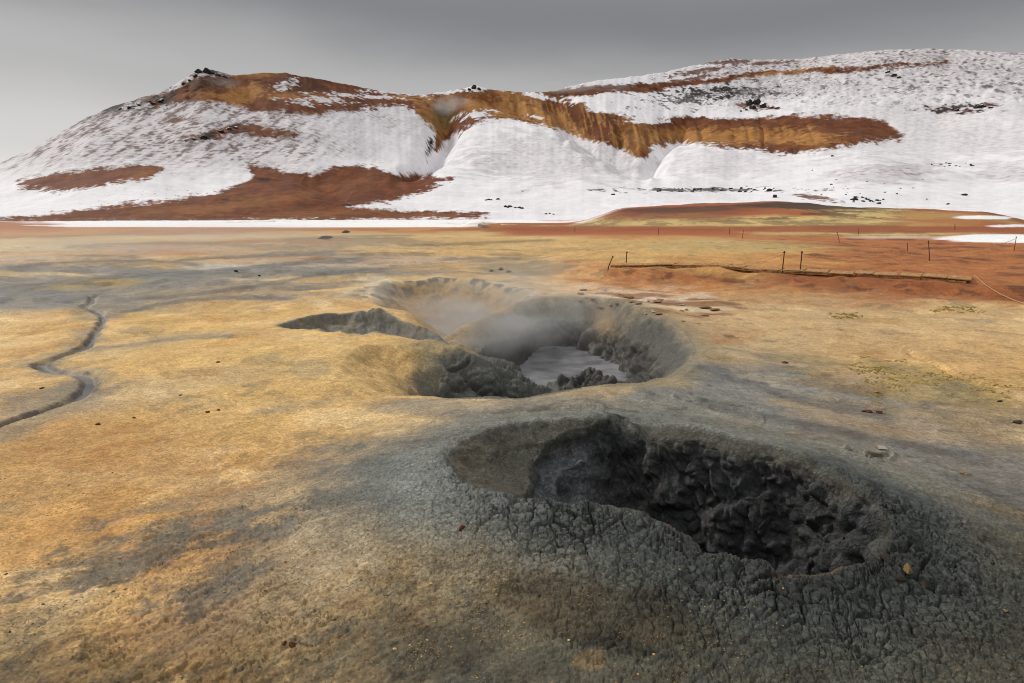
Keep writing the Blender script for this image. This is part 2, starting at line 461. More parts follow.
# blocky walls inside: cells in space
zin = Z[near]
wsel = en < 0.06
bx, by, bz = xi[wsel], yi[wsel], zin[wsel]
jx = bx + .05 * fbm(bx + bz, by - bz, .2, 3, 45); jz = bz + .05 * fbm(bx + bz * .7, by + bz, .2, 3, 46)
l1, l2, lid = voro3(jx, by, jz * .62, 0.21, 9)
m1, m2, mid_ = voro3(jx, by, jz, 0.075, 10)
insd = ss(-en[wsel], -0.03, 0.05)
blk = insd * (0.06 + 0.94 * ss(bx, 0.35, 0.85))
rw_ = blk * (0.060 * ss(l2 - l1, 0, .45) + 0.07 * (lid - .5) * ss(l2 - l1, 0, .3) + 0.020 * ss(m2 - m1, 0, .4) - 0.06)
rw_ += insd * 0.030 * fbm(bx + .5 * bz, by - .7 * bz, 0.25, 5, 48, gain=.5)
rw_ += insd * (1 - blk) * 0.05 * fbm(bx * .5, bz * 2.2 + .3 * by, 0.30, 4, 49)
rel_n[wsel] += rw_
rel[near] += rel_n
# cracked wall of the large pit
mid = (np.abs(X) < 4) & (Y > 5) & (Y < 17) & ((p < 0.5) | (P['t'] < 0.2) | (P['c'] < .6))
xi, yi, zi = X[mid], Y[mid], Z[mid]
sx = xi + zi * .5; sy = yi - zi * .9
w1_ = .12 * fbm(sx, sy, .5, 3, 51); w2_ = .12 * fbm(sx, sy, .5, 3, 52)
f1, f2, cid = voro3(xi + w1_, yi, zi + w2_, 0.40, 13); g1, g2, gid = voro3(xi + .3 * w1_, yi, zi + .3 * w2_, .15, 14)
pm = p[mid]; tm = P['t'][mid]
spm = P['spur'][mid]
cm_ = P['c'][mid]
amt = np.maximum(.55 * ss(-cm_, .1, .5) * (pm > -.1), np.maximum(ss(-pm, .1, .5) * ss(-zi, .15, .45), 0.7 * ss(-tm, 0, .1))) * np.where(spm, 1.0, np.where(xi > .7, 1.35, .3))
rel[mid] += 1.25 * amt * (.085 * np.sqrt(np.clip((f2 - f1) / .5, 0, 1)) + .09 * (cid - .5) * np.clip((f2 - f1) / .25, 0, 1) + .035 * np.sqrt(np.clip((g2 - g1) / .4, 0, 1)) - .07)
rel[mid] += np.maximum(ss(-pm, -.1, .2), 1.6 * ss(-tm, -.1, .1)) * .040 * fbm(sx, sy, .35, 4, 53, foot=foot[mid])
U0, V0 = proj(X, Y, Z)
for pix, wd, dp in [([(848, 450), (858, 453), (868, 457), (876, 458), (890, 456)], 1.6, .05), ([(676, 398), (700, 404), (722, 412), (742, 414), (760, 421)], 1.5, .04), ([(700, 402), (730, 405), (770, 412)], 1.0, .02),
                    ([(447, 372), (462, 368), (470, 360)], 1.4, .05), ([(530, 412), (560, 409), (600, 409)], 1.0, .02), ([(980, 540), (1000, 560), (1024, 580)], 1.2, .02),
                    ([(905, 352), (930, 362), (960, 378), (1000, 392), (1030, 402)], 1.6, .03)]:
    L = np.array([at(u, v, 0) for u, v in pix]); ctr = L.mean(0); ok = (np.hypot(X - ctr[0], Y - ctr[1]) < 2.5) & (np.abs(AA) < .8)
    dg, pg = poly_dist(U0[ok].astype(F32) + 2 * perlin(X[ok] * 9, Y[ok] * 9, 35), V0[ok].astype(F32) + 1.2 * perlin(X[ok] * 9, Y[ok] * 9, 36), catmull(pix, 5, False), False)
    rel[ok] += -dp * np.exp(-(dg / wd) ** 2) * ss(pg, 0, .1) * (1 - ss(pg, .9, 1)) + dp * .35 * np.exp(-((dg - 3.5) / 2.0) ** 2)
V3 = np.stack([X, Y, Z], -1) + N0 * rel[..., None]
V3[:, -1] = np.stack([X[:, -1], Y[:, -1], edge_z], -1)

# ------------------------------------------------------------------ colours of the ground
def lin(c, k=1.0):
    c = np.array(c, float) / 255.0
    return (np.where(c <= .04045, c / 12.92, ((c + .055) / 1.055) ** 2.4) * k).astype(F32)
KA = 0.86
UU, VV = proj(V3[..., 0], V3[..., 1], V3[..., 2])
x, y = X, Y
foot = np.maximum(r * 0.0025, 0.003)
nA = fbm(x, y, 0.22, 4, 61, foot=foot); nB = fbm(x, y, 0.9, 5, 62, foot=foot)
nC = fbm(x, y, 4.0, 5, 63, foot=foot); nD = fbm(x, y, 18.0, 5, 64, foot=foot)
lr = np.log(r)
def nsel():
    wA = np.clip(1 - (lr - .9) / 1.0, 0, 1) ; wD = np.clip((lr - 2.9) / 1.0, 0, 1)
    wC = np.clip((lr - 1.9) / 1.0, 0, 1) * (1 - wD); wB = 1 - np.clip((lr - 1.9) / 1.0, 0, 1)
    return (wA * .6 * nA + wB * nB + wC * nC + wD * nD)
NS = nsel()
crisp = fbm(x + 7, y, 0.5, 6, 65, gain=.86, foot=np.maximum(np.maximum(r * .0014, .0035), .45 * STEP)) * .6
crisp2 = fbm(x - 3, y * 1.0 + 5, 0.45, 6, 72, gain=.9, foot=np.maximum(np.maximum(r * .0014, .0035), .45 * STEP)) * .5
NS = NS + .25 * crisp2
C = np.empty(Z.shape + (3,), F32)
WET = np.zeros(Z.shape, F32)
C[:] = lin((208, 168, 108), KA)
def mixc(col, a, k=KA):
    global C
    a = np.clip(a, 0, 1).astype(F32)[..., None]
    C = C * (1 - a) + lin(col, k) * a
def blob(u, v, ru, rv, col, amt=1.0, ang=0.0, edge=0.35, nz=0.45, noise=None, k=KA):
    ca, sa = math.cos(math.radians(ang)), math.sin(math.radians(ang))
    du, dv = UU - u, VV - v
    a = (du * ca + dv * sa) / ru; b = (-du * sa + dv * ca) / rv
    dd = np.sqrt(a * a + b * b) + nz * (NS if noise is None else noise)
    m = (1 - ss(dd, 1 - edge, 1 + edge)) * amt
    mixc(col, m, k)
    return m
# broad tints of sand
mixc((220, 192, 144), ss(NS, .05, .5) * .7)
mixc((190, 136, 74), ss(-NS + .2 * nB, .1, .6) * .55)
blob(90, 480, 260, 85, (180, 132, 64), .75, edge=.8)
blob(100, 345, 190, 45, (198, 156, 80), .6, edge=.7)
blob(300, 375, 170, 60, (210, 172, 104), .7, edge=.6)
blob(450, 262, 520, 28, (200, 166, 108), .6, edge=.8)
# far plain
mixc((196, 160, 100), ss(r, 24, 40) * .7)
mixc((214, 186, 130), ss(r, 20, 40) * ss(NS, -.05, .35) * .75)
mixc((128, 112, 84), ss(r, 14, 26) * ss(-NS, .18, .42) * .6)
mixc((184, 112, 46), ss(r, 18, 30) * ss(fbm(x, y, 11, 4, 66, foot=foot), .1, .5) * .6)
mixc((178, 116, 62), ss(r, 48, 70) * .75)
# grey streaks on the left plain
gst = fbm(x * .35, y, 2.6, 5, 67, foot=foot)
for (u, v, ru, rv, am) in [(90, 268, 170, 7, .85), (60, 292, 120, 14, .85), (240, 272, 180, 10, .75), (210, 288, 150, 16, .7), (150, 280, 120, 5, .8), (330, 278, 60, 10, .6), (150, 305, 60, 8, .5),
                           (300, 262, 120, 7, .5), (20, 285, 60, 14, .5)]:
    blob(u, v, ru, rv, (124, 121, 114), am, edge=.6, nz=.9, noise=gst)
blob(250, 262, 250, 5, (206, 180, 150), .5, nz=.8, noise=gst)
blob(220, 268, 40, 4, (206, 198, 182), .6)
blob(95, 285, 40, 9, (168, 140, 70), .7)
blob(150, 293, 28, 5, (178, 150, 78), .7)
blob(160, 388, 140, 16, (168, 150, 118), .45, ang=-8, nz=.9, noise=gst)
blob(60, 395, 60, 14, (112, 104, 90), .5, ang=-6, nz=1.1, noise=gst)
# right half: grey-brown apron, tan and orange towards the edge
blob(800, 420, 300, 95, (136, 124, 104), .95, edge=.5, nz=.5)
blob(760, 350, 160, 40, (176, 156, 118), .6, edge=.7)
blob(980, 362, 150, 38, (192, 150, 86), .85, ang=6, edge=.6)
blob(905, 345, 150, 30, (194, 158, 108), .6, edge=.7)
blob(860, 318, 260, 22, (196, 164, 116), .7, edge=.6)
blob(740, 385, 70, 22, (142, 140, 134), .55, nz=.8)
blob(930, 405, 110, 26, (148, 124, 84), .5, ang=8, nz=.9)
blob(880, 440, 190, 55, (116, 108, 96), .75, ang=12, nz=.9)
blob(960, 480, 140, 14, (98, 94, 90), .5, ang=12, nz=.9)
blob(885, 437, 45, 15, (172, 164, 148), .6, ang=8, nz=1.2)
blob(1000, 540, 110, 60, (124, 98, 58), .85, ang=28, edge=.6)
blob(950, 500, 110, 9, (176, 140, 86), .6, ang=33, nz=.8)
blob(935, 385, 100, 16, (176, 150, 84), .45, ang=8, nz=1.2)
blob(860, 470, 230, 48, (118, 117, 113), .75, ang=12, edge=.5, nz=.9)
blob(740, 400, 120, 22, (128, 127, 122), .7, ang=6, nz=.8)
blob(560, 408, 260, 12, (138, 134, 122), .6, nz=.6)
blob(930, 430, 120, 12, (170, 142, 98), .45, ang=10, nz=1.4, noise=gst)
def streak(pix, wpx, col, amt, nz=1.0):
    L = catmull(pix, 5, False); u0, u1 = min(q_[0] for q_ in pix) - 30, max(q_[0] for q_ in pix) + 30; v0, v1 = min(q_[1] for q_ in pix) - 14, max(q_[1] for q_ in pix) + 14
    ok = (UU > u0) & (UU < u1) & (VV > v0) & (VV < v1) & (np.abs(AA) < .8)
    dg, pg = poly_dist(UU[ok].astype(F32), VV[ok].astype(F32) + 1.5 * gst[ok], L, False)
    m_ = np.zeros(UU.shape, F32); m_[ok] = (1 - ss(dg + nz * wpx * (.5 * gst[ok] + .5 * crisp2[ok]), wpx * .4, wpx * 1.4)) * amt * ss(pg, 0, .08) * (1 - ss(pg, .9, 1))
    mixc(col, m_)
for L_ in [[(-20, 291), (60, 283), (130, 276), (230, 270), (310, 262), (380, 258)], [(118, 300), (180, 296), (230, 290), (290, 281), (340, 273), (400, 270)], [(0, 268), (70, 263), (140, 262), (210, 266)],
           [(105, 317), (160, 305), (230, 298), (300, 300)], [(85, 350), (130, 346), (190, 338), (240, 336)], [(30, 300), (70, 298), (110, 295)], [(170, 262), (260, 256), (340, 252)]]:
    streak(L_, 2.6, (104, 101, 96), .75)
for L_ in [[(690, 398), (740, 412), (800, 424), (880, 440), (1000, 462)], [(760, 440), (850, 455), (930, 478), (1040, 510)], [(880, 462), (960, 480), (1040, 498)], [(720, 375), (800, 398), (900, 420)]]:
    streak(L_, 4.5, (92, 90, 87), .65, 1.4)
streak([(800, 452), (860, 468), (930, 492), (1000, 530)], 2.5, (178, 148, 100), .6, 1.2)
for L_ in [[(540, 250), (640, 247), (760, 243), (860, 246)], [(560, 262), (640, 258), (720, 256)], [(400, 246), (480, 243), (560, 240)], [(60, 247), (160, 243), (260, 245)], [(280, 240), (340, 237), (420, 236)]]:
    streak(L_, 1.6, (128, 112, 78), .7, 1.6)
streak([(985, 262), (900, 258), (830, 262), (760, 258)], 1.4, (206, 164, 108), .6, 1.5)
streak([(820, 252), (900, 254), (1010, 254)], 1.0, (210, 176, 130), .5, 1.2)
# rusty debris behind the large pit
deb = fbm(x * .6, y, .7, 4, 68, foot=foot)
blob(660, 307, 70, 26, (168, 108, 58), .75, ang=8, nz=.9, noise=deb)
blob(655, 296, 60, 9, (222, 206, 178), .8, ang=6, nz=1.3, noise=deb)
blob(690, 320, 40, 12, (196, 170, 130), .6, nz=1.3, noise=deb)
blob(668, 303, 50, 7, (108, 66, 34), .7, ang=6, nz=1.6, noise=-deb)
blob(520, 268, 60, 9, (128, 118, 100), .7, nz=1.0, noise=gst)
blob(620, 283, 30, 6, (132, 130, 122), .7, nz=.9)
# red earth on the right and the bank of the boardwalk
redm = ss(UU + 90 * NS, 540, 680) * ss(VV + 6 * NS, 300, 288) * ss(VV, 226, 236)
mixc((194, 128, 60), redm * .7 * ss(.3 * NS + .4 * crisp, -.6, .3))
redm2 = ss(UU + 150 * NS, 630, 840) * ss(VV + 14 * NS + 3 * crisp, 312, 284) * ss(VV, 226, 240)
mixc((164, 93, 42), redm2 * .85)
rm_ = fbm(x, y * .7, 2.4, 5, 75, gain=.65, foot=foot)
mixc((104, 58, 30), redm2 * ss(rm_, .15, .55) * .75)
mixc((186, 124, 62), redm2 * ss(-rm_, .2, .6) * .3)
mixc((120, 66, 32), redm2 * ss(crisp, .1, .7) * .6)
sb = P['sb']
face = ss(sb + .7 * crisp2 + .5 * nB, -2.1, -.7) * (1 - ss(sb, .0, .15)) * ss(x + .8 * nB, 1.4, 3.8) * (y > 6)
mixc((150, 86, 40), face * .85)
mixc((100, 56, 28), face * ss(.6 * fbm(x, y, .45, 4, 69, foot=foot) + .5 * crisp2, .15, .4) * .8 * ss(sb, -1.5, -.9))
blob(690, 252, 120, 17, (206, 168, 100), .75, edge=.5, nz=.7)
blob(720, 245, 110, 5, (168, 160, 112), .4, nz=1.0)
blob(760, 262, 90, 8, (196, 138, 70), .6, nz=.7)
# low mound and far strips
band = ss(UU, 480, 520) * ss(VV, 238, 233) * ss(r, 30, 45)
mixc((160, 84, 36), band * .95)
blob(800, 221, 170, 11.5, (206, 178, 112), .95, edge=.3, nz=.8, noise=NS + .8 * crisp)
blob(800, 221, 170, 11.5, (132, 112, 70), .75, edge=.3, nz=1.2, noise=.65 + NS - 1.6 * fbm(x, y, 5, 5, 73, gain=.7, foot=foot))
mixc((70, 46, 30), ss(fbm(x, y * .6, 6, 5, 74, gain=.7, foot=foot), .25, .5) * (r > 60) * ss(VV, 226, 214) * ss(UU, 590, 620) * .7)
blob(950, 220, 60, 9, (170, 116, 56), .7, nz=.5)
blob(700, 212, 100, 7, (134, 68, 32), .85, nz=.6)
blob(800, 205, 60, 3.5, (58, 40, 26), .9, nz=.8)
blob(680, 210, 60, 2.5, (66, 38, 24), .7, nz=1.0)
blob(830, 229, 330, 3, (150, 76, 34), .9, nz=.4)
mixc((188, 122, 62), ss(UU, 520, 440) * ss(VV, 231, 227) * ss(r, 40, 60) * .8)
mixc((160, 92, 46), ss(UU, 90, 30) * ss(VV, 234, 229) * ss(r, 40, 60) * .7)
# crater mound
dd = d + .10 * nB + .06 * nA
md = 1 - ss(dd, .35, 1.15)
mixc((124, 120, 104), md * ss(VV, 392, 425) * .85)
mixc((120, 122, 115), (1 - ss(dd, .1, .75)) * .9)
lowf = ss(VV + .12 * (UU - 512) + 25 * NS, 520, 640)
mixc((102, 82, 48), lowf * ss(UU - .5 * (VV - 600) + 60 * NS, 420, 60) * .85)
mixc((76, 77, 66), lowf * ss(UU - .5 * (VV - 600) + 90 * NS, 90, 360) * .94)
mixc((150, 112, 58), lowf * ss(UU, 330, 100) * ss(flow, .05, .4) * .6)
mixc((74, 66, 52), lowf * ss(-flow, .05, .4) * .5)
mixc((82, 76, 64), lowf * ss(flow * .7 + crisp2 + .5 * nB, .36, .44) * .7)
mixc((186, 152, 96), lowf * ss(UU, 420, 150) * ss(-flow * .5 + crisp, .35, .60) * .6)
blob(340, 500, 170, 16, (98, 92, 82), .55, ang=-21, nz=1.5, edge=.4, noise=NS + flow + .5 * crisp + .9 * crisp2)
blob(180, 540, 210, 13, (90, 84, 76), .55, ang=-18, nz=1.5, edge=.4, noise=NS + flow + .5 * crisp + .9 * crisp2)
blob(60, 563, 90, 8, (92, 82, 66), .7, ang=-12, nz=1.5, edge=.6, noise=flow + .5 * crisp)
blob(230, 505, 140, 22, (120, 110, 92), .5, ang=-20, nz=1.0, noise=flow)
for (u, v, ru) in [(125, 518, 16), (128, 547, 13), (202, 523, 12), (85, 537, 10), (250, 484, 10), (205, 507, 8)]:
    blob(u, v, ru, ru * .38, (186, 138, 82), .6, ang=-10, edge=.35, nz=.3, noise=nA)
blob(330, 520, 140, 60, (112, 112, 104), .55, ang=-30, edge=.7)
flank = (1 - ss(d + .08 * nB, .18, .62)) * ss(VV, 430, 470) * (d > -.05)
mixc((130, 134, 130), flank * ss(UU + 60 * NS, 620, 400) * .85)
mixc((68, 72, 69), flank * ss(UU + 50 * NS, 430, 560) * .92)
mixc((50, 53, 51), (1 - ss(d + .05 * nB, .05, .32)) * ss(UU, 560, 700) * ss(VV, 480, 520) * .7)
blob(600, 610, 130, 22, (66, 56, 36), .6, ang=12, nz=.8)
blob(590, 660, 16, 9, (150, 122, 80), .4, nz=.5, noise=nA)
# inside the near crater
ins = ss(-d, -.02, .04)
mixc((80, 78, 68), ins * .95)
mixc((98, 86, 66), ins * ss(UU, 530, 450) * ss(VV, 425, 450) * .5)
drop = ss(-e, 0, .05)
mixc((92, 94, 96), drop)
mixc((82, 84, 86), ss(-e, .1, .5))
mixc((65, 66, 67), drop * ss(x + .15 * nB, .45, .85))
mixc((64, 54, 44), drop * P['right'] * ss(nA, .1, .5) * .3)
rimline = np.exp(-((d + .012) / .018) ** 2) * ss(VV, 500, 520)
mixc((128, 96, 66), rimline * ss(UU, 560, 640) * ss(nB + nA, -.1, .4) * .55)
# inside the large pit, rear crater and trench
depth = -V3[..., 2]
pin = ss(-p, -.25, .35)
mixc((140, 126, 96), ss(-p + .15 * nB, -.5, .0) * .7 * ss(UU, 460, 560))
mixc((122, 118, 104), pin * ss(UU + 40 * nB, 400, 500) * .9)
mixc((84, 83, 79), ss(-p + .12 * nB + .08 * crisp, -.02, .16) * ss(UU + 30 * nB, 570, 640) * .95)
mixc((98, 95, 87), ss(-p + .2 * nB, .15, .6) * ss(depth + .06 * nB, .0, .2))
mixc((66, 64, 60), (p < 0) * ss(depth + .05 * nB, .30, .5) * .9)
mixc((170, 150, 106), pin * (1 - ss(depth + .1 * nB, -.08, .12)) * ss(UU, 700, 560) * ss(nA, -.1, .3) * .6)
spm = ((p < .1) & (y < 9.4) & (x < 0.6)).astype(F32)
mixc((200, 164, 104), spm * ss(UU + 30 * nB, 450, 395) * ss(UU - .9 * (VV - 340) + 25 * nB, 400, 372) * .95)
mixc((150, 136, 100), spm * ss(UU - .9 * (VV - 340) + 25 * nB, 375, 410) * ss(UU + 25 * nB, 470, 420) * .8)
mixc((84, 84, 78), spm * ss(UU + 40 * nB, 410, 475) * .9)
mixc((150, 124, 84), (p < 0) * np.exp(-((UU - 603) / 14) ** 2 - ((VV - 322) / 14) ** 2) * .9)
c = P['c']
mixc((168, 136, 86), ss(-c + .2 * nB, -.2, .3) * (p > -.1) * .95)
mixc((152, 116, 70), ss(-c + .2 * nB, .6, 1.3) * (p > -.1) * .9)
mixc((118, 100, 74), ss(-c, .0, .3) * (p > -.1) * ss(crisp2 + .6 * nB, .1, .45) * .65)
lace = fbm(x, y * .6, .28, 3, 70, foot=foot)
mixc((84, 80, 72), np.exp(-((c + .05) / .35) ** 2) * ss(np.abs(lace), .12, .0) * ss(y, 13, 14.5) * .0)
l1, l2, li = voro(x + .1 * nA, y * .55, .34, 21)
mixc((98, 94, 86), np.exp(-((c + .12) / .34) ** 2) * ss(l1, .34, .22) * (y > 13) * .9)
mixc((220, 204, 170), np.exp(-((c - .1) / .3) ** 2) * ss(l1, .25, .4) * (y > 13) * .5)
blob(386, 291, 12, 6, (106, 74, 50), .8, noise=nB)
blob(380, 288, 22, 9, (202, 192, 172), .5, noise=-nB, nz=1.2)
t = P['t']
tin = ss(-t, -.05, .04)
mixc((104, 104, 98), tin * .95)
mixc((120, 104, 76), tin * ss(nA, .1, .4) * .5)
# stream bed
s = P['s']
mixc((146, 132, 106), (1 - ss(s + .35 * nB + .15 * crisp, .0, .38)) * .7)
mixc((92, 86, 78), (1 - ss(s + .05 * nA, .04, .11)) * .9)
blob(120, 292, 60, 5, (128, 124, 118), .7, nz=1.0, noise=gst)
blob(115, 305, 26, 7, (134, 128, 114), .7, nz=.8, noise=gst)
blob(150, 345, 90, 7, (176, 152, 112), .5, ang=-8, nz=1.0, noise=gst)
WET = np.maximum(WET, (1 - ss(s, .04, .10)) * .35)
WET = np.maximum(WET, (p < 0) * ss(depth, .35, .65) * .5)
# snow on the plain
sn = fbm(x * .3, y, 9, 5, 71, foot=foot)
def snow(m):
    mixc((246, 244, 246), m, 1.0)
def band_snow(u0, u1, va, vb, soft=1.2):
    vm, hw = (va + vb) / 2, abs(vb - va) / 2
    tap = np.minimum(ss(UU + 60 * sn, u0, u0 + 60), ss(UU + 60 * sn, u1, u1 - 60))
    return (1 - ss(np.abs(VV + 2.4 * sn - vm), hw * tap * (1 + .5 * sn) - soft * .5, hw * tap * (1 + .5 * sn) + soft * .5)) * tap * (r > 30)
snow(band_snow(10, 520, 219.8, 227.0) * .97)
snow(ss(UU, 300, 480) * ss(UU + 40 * sn, 620, 520) * ss(VV + sn, 223.5, 222) * (r > 60))
blob(1010, 238, 75, 5.2, (244, 242, 244), .98, edge=.15, nz=.35, noise=sn, k=1.0)
blob(900, 237, 60, 2, (226, 206, 190), .6, nz=.9, noise=sn)
blob(1006, 226, 22, 1.6, (244, 242, 244), .9, edge=.2, k=1.0)
blob(985, 217.5, 26, 1.6, (244, 242, 244), .9, edge=.2, noise=sn, k=1.0)
snow((r > 108) * ss(r, 106, 114) * ss(UU, 560, 600))
# crusts and stains with edges of their own
cr1 = fbm(x + 2, y, .8, 6, 76, gain=.62, foot=foot); cr2 = fbm(x - 9, y, 1.3, 6, 77, gain=.62, foot=foot)
flat_ = (d > .6) & (p > .1) & (r < 40) & (P['c'] > 0) & (P['t'] > 0)
C *= (1 + .16 * ss(cr1, .36, .50) * flat_)[..., None]
C *= (1 - np.array([.10, .17, .26], F32) * (ss(cr2, .44, .56) * flat_)[..., None])
C *= (1 - np.array([.26, .22, .12], F32) * (ss(-cr2, .50, .62) * flat_)[..., None])
# grain of the soil itself
rawf = np.clip(.22 + .78 * ss(VV + .10 * (UU - 512) + 20 * NS, 500, 600) + .45 * ss(UU, 640, 760) * ss(VV, 330, 400), 0, 1)   # crumbly in the foreground, smooth clay on the flats
val = np.exp((.10 + .20 * rawf) * crisp + .08 * nA + .06 * NS)
val = val * (1 - .45 * rawf * ss(-crisp2, .35, .60)) * (1 + .30 * rawf * ss(crisp2, .40, .65))
lum = (C @ np.array([.25, .6, .15], F32))[..., None]
C = np.clip(C * .97 + lum * .03, .004, 1)
val /= val[(np.abs(AA) < .75) & (r > 2)].mean()
C *= 1.14 * np.clip(val, .3, 1.9)[..., None]
C = np.clip(C, 0.012, .92)

# ------------------------------------------------------------------ mesh builders
def set_props(o, label=None, cat=None, group=None, kind=None):
    if label: o['label'] = label
    if cat: o['category'] = cat
    if group: o['group'] = group
    if kind: o['kind'] = kind
    return o
def grid_object(name, V, col, mats, face_mask=None, attrs=None):
    nc, nr = V.shape[:2]
    idx = np.arange(nc * nr).reshape(nc, nr)
    quads = np.stack([idx[:-1, :-1], idx[:-1, 1:], idx[1:, 1:], idx[1:, :-1]], -1).reshape(-1, 4)
    # winding chosen so that normals point up
    quads = quads[:, ::-1]
    if face_mask is not None:
        quads = quads[face_mask.reshape(-1)]
    used, inv = np.unique(quads, return_inverse=True)
    quads = inv.reshape(-1, 4).astype(np.int32)
    me = bpy.data.meshes.new(name)
    me.vertices.add(len(used)); me.vertices.foreach_set('co', V.reshape(-1, 3)[used].astype(F32).ravel())
    me.loops.add(quads.size); me.loops.foreach_set('vertex_index', quads.ravel())
    me.polygons.add(len(quads)); me.polygons.foreach_set('loop_start', np.arange(0, quads.size, 4, dtype=np.int32))
    me.polygons.foreach_set('use_smooth', np.ones(len(quads), bool))
    me.update(calc_edges=True)
    a = me.attributes.new('tint', 'FLOAT_COLOR', 'POINT')
    rgba = np.ones((len(used), 4), F32); rgba[:, :3] = col.reshape(-1, 3)[used]
    a.data.foreach_set('color', rgba.ravel())
    for k, arr in (attrs or {}).items():
        a = me.attributes.new(k, 'FLOAT', 'POINT')
        a.data.foreach_set('value', arr.reshape(-1)[used].astype(F32))
    me.materials.append(mats)
    o = bpy.data.objects.new(name, me); COL.objects.link(o)
    return o

def new_mat(name):
    m = bpy.data.materials.new(name); m.use_nodes = True
    nt = m.node_tree; b = nt.nodes['Principled BSDF']
    return m, nt, b
def terrain_mat(name, scales, bump, rough=(.92, .3), spec=.25, var=(.4, .4), cells=None):
    m, nt, b = new_mat(name)
    n, l = nt.nodes, nt.links
    tint = n.new('ShaderNodeAttribute'); tint.attribute_name = 'tint'
    tc = n.new('ShaderNodeTexCoord')
    src = tc.outputs['Object']
    n1 = n.new('ShaderNodeTexNoise'); n1.inputs['Scale'].default_value = scales[0]; n1.inputs['Detail'].default_value = 7; n1.inputs['Roughness'].default_value = .65
    n2 = n.new('ShaderNodeTexNoise'); n2.inputs['Scale'].default_value = scales[1]; n2.inputs['Detail'].default_value = 4; n2.inputs['Roughness'].default_value = .7
    v = n.new('ShaderNodeTexVoronoi'); v.inputs['Scale'].default_value = scales[2]; v.feature = 'DISTANCE_TO_EDGE'
    warp = n.new('ShaderNodeMixRGB'); warp.blend_type = 'ADD'; warp.inputs['Fac'].default_value = .05
    l.new(src, warp.inputs['Color1']); l.new(n1.outputs['Color'], warp.inputs['Color2'])
    for t_ in (n1, n2): l.new(src, t_.inputs['Vector'])
    l.new(warp.outputs['Color'], v.inputs['Vector'])
    mr = n.new('ShaderNodeMapRange'); mr.inputs['From Min'].default_value = .3; mr.inputs['From Max'].default_value = .7
    mr.inputs['To Min'].default_value = 1 - var[0]; mr.inputs['To Max'].default_value = 1 + var[0]
    l.new(n1.outputs['Fac'], mr.inputs['Value'])
    mr2 = n.new('ShaderNodeMapRange'); mr2.inputs['From Min'].default_value = .3; mr2.inputs['From Max'].default_value = .7
    mr2.inputs['To Min'].default_value = 1 - var[1]; mr2.inputs['To Max'].default_value = 1 + var[1]
    l.new(n2.outputs['Fac'], mr2.inputs['Value'])
    mm = n.new('ShaderNodeMath'); mm.operation = 'MULTIPLY'
    l.new(mr.outputs[0], mm.inputs[0]); l.new(mr2.outputs[0], mm.inputs[1])
    if cells:                                   # clods and crumbs, each of its own brightness
        for cs_, am in zip(cells, (.12, .28)):
            vc = n.new('ShaderNodeTexVoronoi'); vc.inputs['Scale'].default_value = cs_; l.new(warp.outputs['Color'], vc.inputs['Vector'])
            sx_ = n.new('ShaderNodeSeparateXYZ'); l.new(vc.outputs['Color'], sx_.inputs[0])
            mc = n.new('ShaderNodeMapRange'); mc.inputs['To Min'].default_value = 1 - am; mc.inputs['To Max'].default_value = 1 + am; l.new(sx_.outputs['X'], mc.inputs['Value'])
            m2 = n.new('ShaderNodeMath'); m2.operation = 'MULTIPLY'; l.new(mm.outputs[0], m2.inputs[0]); l.new(mc.outputs[0], m2.inputs[1]); mm = m2
    sclv = n.new('ShaderNodeVectorMath'); sclv.operation = 'SCALE'
    l.new(tint.outputs['Color'], sclv.inputs[0]); l.new(mm.outputs[0], sclv.inputs['Scale'])
    l.new(sclv.outputs[0], b.inputs['Base Color'])
    wet = n.new('ShaderNodeAttribute'); wet.attribute_name = 'wet'
    rr = n.new('ShaderNodeMapRange'); rr.inputs['To Min'].default_value = rough[0]; rr.inputs['To Max'].default_value = rough[1]
    l.new(wet.outputs['Fac'], rr.inputs['Value']); l.new(rr.outputs[0], b.inputs['Roughness'])
    b.inputs['Specular IOR Level'].default_value = spec
    # relief: noise plus fine cracks
    ve = n.new('ShaderNodeMapRange'); ve.inputs['From Max'].default_value = .12; l.new(v.outputs['Distance'], ve.inputs['Value'])
    crk = n.new('ShaderNodeAttribute'); crk.attribute_name = 'fine'
    vm = n.new('ShaderNodeMath'); vm.operation = 'MULTIPLY'; l.new(ve.outputs[0], vm.inputs[0]); l.new(crk.outputs['Fac'], vm.inputs[1])
    h1 = n.new('ShaderNodeMath'); h1.operation = 'MULTIPLY_ADD'; h1.inputs[1].default_value = .8
    l.new(n1.outputs['Fac'], h1.inputs[0]); l.new(vm.outputs[0], h1.inputs[2])
    h2 = n.new('ShaderNodeMath'); h2.operation = 'MULTIPLY_ADD'; h2.inputs[1].default_value = .35
    l.new(n2.outputs['Fac'], h2.inputs[0]); l.new(h1.outputs[0], h2.inputs[2])
    bp = n.new('ShaderNodeBump'); bp.inputs['Strength'].default_value = bump[0]; bp.inputs['Distance'].default_value = bump[1]
    l.new(h2.outputs[0], bp.inputs['Height']); l.new(bp.outputs['Normal'], b.inputs['Normal'])
    return m
M_soil = terrain_mat('mud_and_sand', (16, 90, 30), (.7, .009), rough=(.80, .3), spec=.3, var=(.10, .16), cells=(26, 75))

